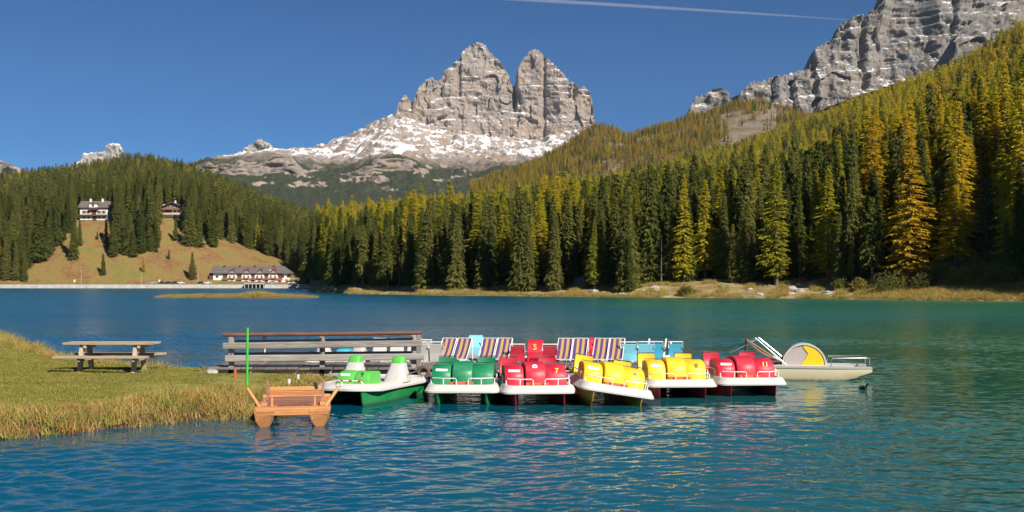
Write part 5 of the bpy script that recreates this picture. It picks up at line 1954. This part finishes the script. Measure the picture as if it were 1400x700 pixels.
# hotel: x along the facade, front at y = 0, facing the lake
HD = 640.0
hx0, hx1 = xp(289, HD), xp(394, HD)
HW = hx1 - hx0
t = thing('hotel', 'long white lakeside hotel with brown roof, arched gables and timber balconies', 'hotel', ((hx0 + hx1) / 2, HD, 2.3))
MB().box((0, 6.5, 3.3), (HW - 2, 13, 6.8)).build('wall', M['wall_white'], t)
MB().loft([[(-HW / 2 - .6, -1.5, 6.35), (-HW / 2 - .6, 6.5, 10.6), (-HW / 2 - .6, 14.5, 6.35)], [(-HW / 2 + 2.2, -1.5, 6.35), (-HW / 2 + 2.6, 6.5, 10.6), (-HW / 2 + 2.2, 14.5, 6.35)], [(HW / 2 - 2.2, -1.5, 6.35), (HW / 2 - 4.6, 6.5, 10.6), (HW / 2 - 2.2, 14.5, 6.35)], [(HW / 2 + .8, -1.5, 6.2), (HW / 2 - 3.4, 6.5, 10.5), (HW / 2 + .8, 14.5, 6.2)]]).build('roof', M['roof_grey'], t)
gab = [(-HW / 2 + (p - 289) / 105 * HW) for p in (317.5, 337, 355, 373.5)]
bal = [(-HW / 2 + (p - 289) / 105 * HW) for p in (308.5, 327.5, 346.5, 364, 382)]
for x in gab:
    prof = [(-3.1, -3.2), (-2.9, 1.0), (-2.2, 2.7), (-1.2, 3.7), (0, 4.1), (1.2, 3.7), (2.2, 2.7), (2.9, 1.0), (3.1, -3.2)]
    MB().prism_y([(x + a, 3.2 + b) for a, b in prof], -.5, 3.4).build('gable', M['wall_white'], t)
    d_ = MB().loft([[(x - 1.6, -.2, 7.4), (x, -.2, 9.1), (x + 1.6, -.2, 7.4)], [(x - 1.6, 4.4, 9.0), (x, 4.4, 9.7), (x + 1.6, 4.4, 9.0)]]).build('dormer', M['dark_wood'], t)
    b_ = MB().prism_y([(x + 1.9 * math.cos(q), 3.9 + 1.75 * math.sin(q)) for q in [2 * math.pi * k / 14 for k in range(14)]], -.75, -.52).build('balcony_arch', M['balcony_wood'], t)
    MB().box((x, -.78, 4.3), (1.5, .08, 1.7)).build('pane', M['wall_white'], b_)
    MB().box((x, -.85, 3.3), (3.4, .7, .75)).build('balcony', M['balcony_wood'], t)
    MB().box((x, -.53, .85), (2.2, .1, 1.9)).build('door', M['glass_dark'], t)
for x in bal:
    MB().box((x, -.65, 3.0), (3.7, 1.2, .95)).build('balcony', M['balcony_wood'], t)
    MB().box((x, -.06, 4.6), (3.2, .2, 2.2)).build('balcony_door', M['dark_wood'], t)
    MB().box((x, -.06, 1.0), (1.9, .2, 2.1)).build('door', M['glass_dark'], t)
window(t, -HW / 2 + 3.4, -.06, 1.4, 1.8, 1.4)
window(t, -HW / 2 + 3.4, -.06, 4.4, 1.4, 1.2)
window(t, HW / 2 - 3.0, -.06, 4.4, 1.4, 1.2)
for k, x in enumerate((-12.5, -3.5, 5.5, 11.5)):
    MB().box((x, 1.9, 8.15), (1.0, .9, .08), Matrix.Rotation(rad(28), 3, 'X')).build('roof_window', M['glass_dark' if k != 3 else 'white_paint'], t)
for k, x in enumerate((-16, -7, 1.8, 13)):
    MB().box((x, 5.2, 10.4), (1.0, 1.0, 1.5)).build('chimney', M['dark_wood'], t)
MB().box((-HW / 2 - .4, 5.5, 2.6), (1.9, 11, 5.2)).build('annex', M['dark_wood'], t)
# terrace beside the hotel
t = thing('terrace_shelter', 'low glass sided terrace shelter beside the hotel', 'shelter', (xp(401, HD), HD - 2, 2.3))
MB().box((0, 2, 2.9), (6.4, 4.4, .22)).build('roof', M['wall_white'], t)
for k in range(4):
    MB().box((-2.9 + k * 1.93, 0, 1.4), (.16, .16, 2.8)).build('post', M['balcony_wood'], t)
MB().box((0, .1, .6), (6.2, .08, 1.2)).build('panel', M['white_paint'], t)
for k, pxl in enumerate((378, 383, 391)):
    t = thing('parasol', 'closed red parasol on the terrace in front of the hotel', 'parasol', (xp(pxl, 630), 630, 2.36), group='red parasols before the hotel')
    MB().tube([(0, 0, 0), (0, 0, 2.7)], .06, 6).build('pole', M['lamp_steel'], t)
    MB().loft([[(math.cos(q) * rr, math.sin(q) * rr, z) for q in [k_ * .785 for k_ in range(8)]] for rr, z in ((1.2, 1.9), (.7, 2.4), (.05, 2.85))]).build('canopy', M['red_fabric'], t)
# boat shelter let into the quay
t = thing('boat_shelter', 'white platform with five dark bays on the quay before the hotel', 'platform', (xp(348, 609), 609.5, 0))
MB().box((0, 0, 2.45), (11.4, 3.0, .5)).build('platform', M['concrete'], t)
for k in range(6):
    MB().box((-5.3 + k * 2.12, -1.2, .8), (.34, .34, 2.9)).build('pillar', M['concrete'], t)
for k in range(5):
    MB().box((-4.24 + k * 2.12, 1.2, .9), (1.8, .2, 2.4)).build('bay', M['glass_dark'], t)
MB().box((0, -1.45, 3.1), (11.4, .08, .1)).build('rail', M['lamp_steel'], t)


def chalet_big():
    d_ = 712.0
    zg = HL.at(130, d_)
    t = thing('chalet', 'large white chalet with grey roof, central dormer and two balconies on the meadow', 'house', (xp(130, d_), d_ - 2, zg - .4))
    W = 18.0
    MB().box((0, 5, 4.1), (W, 10, 8.4)).build('wall', M['wall_white'], t)
    rf = MB().loft([[(-W / 2 - 1.2, -1.4, 7.9), (-W / 2 - 1.2, 5, 12.6), (-W / 2 - 1.2, 11.4, 7.9)], [(W / 2 + 1.2, -1.4, 7.9), (W / 2 + 1.2, 5, 12.6), (W / 2 + 1.2, 11.4, 7.9)]]).build('roof', M['roof_grey'], t)
    for x in (-3.6, 4.2):
        MB().box((x, 4.2, 12.9), (1.1, 1.1, 2.2)).build('chimney', M['wall_white'], rf)
    dm = MB().box((0, .6, 9.3), (5.2, 4.4, 2.6)).build('dormer', M['wall_white'], t)
    MB().loft([[(-3.2, -2.0, 10.3), (0, -2.0, 12.0), (3.2, -2.0, 10.3)], [(-3.2, 5, 10.3), (0, 5, 12.0), (3.2, 5, 10.3)]]).build('dormer_roof', M['roof_grey'], dm)
    MB().box((0, -1.66, 9.4), (1.4, .1, 1.9)).build('dormer_door', M['dark_wood'], dm)
    for z in (3.0, 6.9):
        MB().box((0, -.9, z) if z < 5 else (0, -.9, 7.0), (W - 1.0 if z < 5 else 6.0, 1.8, .9)).build('balcony', M['dark_wood'], t)
    MB().box((0, -.06, 4.9), (3.0, .2, 2.8)).build('panel', M['dark_wood'], t)
    MB().box((0.4, -.06, 1.2), (2.6, .2, 2.4)).build('door', M['dark_wood'], t)
    for x in (-6.2, -3.4, 3.4, 6.4):
        window(t, x, -.06, 5.1, 1.1, 1.7, 'dark_wood')
        window(t, x, -.06, 1.4, 1.2, 1.2)


def chalet_small():
    d_ = 724.0
    zg = HL.at(237, d_)
    t = thing('chalet', 'smaller chalet with broad gable, timber upper floor and terrace above the meadow', 'house', (xp(237, d_), d_ - 2, zg - .2))
    MB().box((0, 5, 2.4), (12.4, 10, 5.4)).build('wall', M['wall_white'], t)
    MB().prism_y([(-6.3, 5.0), (6.3, 5.0), (6.3, 6.4), (0, 9.0), (-6.3, 6.4)], .0, 10).build('gable', M['balcony_wood'], t)
    rf = MB().loft([[(-7.6, -1.6, 6.3), (0, -1.6, 9.6), (7.6, -1.6, 6.3), (7.6, -1.6, 5.95), (0, -1.6, 9.2), (-7.6, -1.6, 5.95)], [(-7.6, 11, 6.3), (0, 11, 9.6), (7.6, 11, 6.3), (7.6, 11, 5.95), (0, 11, 9.2), (-7.6, 11, 5.95)]]).build('roof', M['roof_grey'], t)
    for x, y, z in ((-6.4, 3, 7.3), (.2, 6, 10), (6.3, 3, 7.6)):
        MB().box((x, y, z), (.9, .9, 1.9)).build('chimney', M['wall_white'], rf)
    MB().box((0, -1.0, 4.9), (13.2, 2.0, 1.0)).build('balcony', M['balcony_wood'], t)
    MB().box((-3, -.06, 3.3), (5.0, .2, 2.2)).build('panel', M['dark_wood'], t)
    MB().box((0, -1.2, 1.7), (12.6, 2.4, 1.2)).build('terrace', M['concrete'], t)
    MB().box((0, -1.4, .4), (12.0, 2.0, 1.6)).build('terrace_base', M['dark_wood'], t)
    for x in (-2.4, .4, 2.6):
        window(t, x, -.06, 6.6, 1.2, 1.2)
    for x in (1.6, 4.4):
        window(t, x, -.06, 3.4, 1.2, 1.5)


chalet_big()
chalet_small()


def car(pxl, d_, m, label, rz=0.0):
    t = thing('parked_car', label, 'car', (xp(pxl, d_), d_, 2.39), (0, 0, rz), 'cars parked along the lakeside road')
    MB().loft([[(-2.1, y, z) for y, z in ((-.85, .3), (.85, .3), (.85, .75), (-.85, .75))], [(-1.9, y, z) for y, z in ((-.9, .25), (.9, .25), (.88, .85), (-.88, .85))], [(1.2, y, z) for y, z in ((-.9, .25), (.9, .25), (.88, .88), (-.88, .88))], [(2.1, y, z) for y, z in ((-.82, .3), (.82, .3), (.8, .68), (-.8, .68))]]).build('body', M[m], t, .05)
    c = MB().loft([[(-1.6, -.82, .84), (1.0, -.82, .84), (1.0, .82, .84), (-1.6, .82, .84)], [(-1.2, -.68, 1.42), (.35, -.68, 1.42), (.35, .68, 1.42), (-1.2, .68, 1.42)]]).build('cabin', M[m], t, .04)
    MB().loft([[(-1.4, -.83, .9), (.8, -.83, .9), (.8, -.80, .9), (-1.4, -.80, .9)], [(-1.1, -.72, 1.34), (.28, -.72, 1.34), (.28, -.69, 1.34), (-1.1, -.69, 1.34)]]).build('side_window', M['glass_dark'], c)
    for x in (-1.3, 1.3):
        for s in (-1, 1):
            MB().tube([(x, s * .92, .32), (x, s * .7, .32)], .32, 12).build('wheel', M['black'], t)


car(222, 622, 'car_dark', 'first of three dark cars in a row beside the silver car below the meadow')
car(231, 622, 'car_dark', 'middle of three dark cars parked in a row below the meadow')
car(240, 622, 'car_dark', 'dark car parked by the lake, beside the white car below the meadow')
car(247.5, 622, 'car_white', 'white car parked beside the three dark cars below the meadow')
car(208, 622, 'car_silver', 'silver car parked apart from the dark cars below the meadow')
car(275, 622, 'car_dark', 'dark car parked before the end of the hotel')
car(284, 622, 'car_white', 'white car parked between the dark car and the hotel')
car(372, 622, 'car_silver', 'silver car parked in front of the hotel arches')


def lamp(pxl, py_top, label):
    d_ = 629.0
    t = thing('street_lamp', label, 'street lamp', (xp(pxl, d_), d_, 2.36))
    h = zp(py_top, d_) - 2.36
    MB().tube([(0, 0, 0), (0, 0, h)], [.11, .06], 6).build('post', M['lamp_steel'], t)
    MB().box((0, -.5, h), (.25, 1.2, .16)).build('lamp_head', M['lamp_steel'], t)


lamp(111, 366, 'slim grey street lamp on the lakeside road below the larger chalet')
lamp(193, 371, 'slim grey street lamp on the lakeside road between meadow and dark cars')
lamp(271, 366, 'slim grey street lamp on the lakeside road beside the hotel')
for pxl, lab in ((102, 'small white notice board by the road below the larger chalet'), (218, 'small white notice board by the road beside the dark cars')):
    t = thing('notice_board', lab, 'sign', (xp(pxl, 626), 626, 2.37))
    MB().box((0, 0, 1.7), (.95, .12, 1.5)).build('board', M['white_paint'], t)
    for s in (-1, 1):
        MB().box((s * .42, .08, .9), (.1, .1, 1.8)).build('post', M['dark_wood'], t)
# small white house at the shore among the spruces
t = thing('shore_house', 'small white house half hidden by spruces at the lakeside road', 'house', (xp(19, 645), 645, 2.3))
MB().box((0, 3, 2), (7, 6, 4)).build('wall', M['wall_white'], t)
MB().loft([[(-4.2, -.8, 3.9), (-4.2, 3, 6.2), (-4.2, 6.8, 3.9)], [(4.2, -.8, 3.9), (4.2, 3, 6.2), (4.2, 6.8, 3.9)]]).build('roof', M['roof_grey'], t)
window(t, 1.2, -.06, 2.2, 1.2, 1.3)
# dark timber hut at the end of the quay
t = thing('timber_hut', 'dark timber hut among trees beyond the quay end', 'hut', (xp(436, 360), 360, 1.6))
MB().box((0, 2.5, 1.5), (6, 5, 3)).build('wall', M['dark_wood'], t)
MB().loft([[(-3.6, -.8, 2.9), (-3.6, 2.5, 4.6), (-3.6, 5.8, 2.9)], [(3.6, -.8, 2.9), (3.6, 2.5, 4.6), (3.6, 5.8, 2.9)]]).build('roof', M['roof_grey'], t)
window(t, -.8, -.06, 1.7, 1.0, 1.0)

# ------------------------------------------------------------------ condensation trail, about 9 km up and 40 km off
c_pts = [P(300, -30, 40000), P(520, -14, 40000), P(712, -1, 40000), P(880, 9, 40000), P(1040, 19, 40000), P(1158, 27, 40000)]
o = MB().tube(c_pts, [95, 85, 75, 62, 45, 22], 10).build('condensation_trail', None, None, smooth=True)
cm_ = bpy.data.materials.new('ice_crystal_trail')
cm_.use_nodes = True
nt = cm_.node_tree
nt.nodes.remove(nt.nodes['Principled BSDF'])
pv = nt.nodes.new('ShaderNodeVolumePrincipled')
pv.inputs['Color'].default_value = (1, 1, 1, 1)
pv.inputs['Density'].default_value = 0.0035
pv.inputs['Anisotropy'].default_value = 0.0
nt.links.new(pv.outputs[0], nt.nodes['Material Output'].inputs['Volume'])
o.data.materials.clear()
o.data.materials.append(cm_)
tag(o, 'thin white condensation trail crossing the blue sky', 'contrail')

# ------------------------------------------------------------------ clear mountain air
o = MB().box((0, 0, 893), (18100, 18100, 1800)).build('haze', None)
hm = bpy.data.materials.new('mountain_air')
hm.use_nodes = True
nt = hm.node_tree
nt.nodes.remove(nt.nodes['Principled BSDF'])
pv = nt.nodes.new('ShaderNodeVolumePrincipled')
pv.inputs['Color'].default_value = (0.62, 0.80, 1.0, 1)
pv.inputs['Density'].default_value = 0.000016
pv.inputs['Anisotropy'].default_value = 0.0
nt.links.new(pv.outputs[0], nt.nodes['Material Output'].inputs['Volume'])
o.data.materials.clear()
o.data.materials.append(hm)
tag(o, 'thin clear air that softens the far mountains', 'haze', kind='stuff')
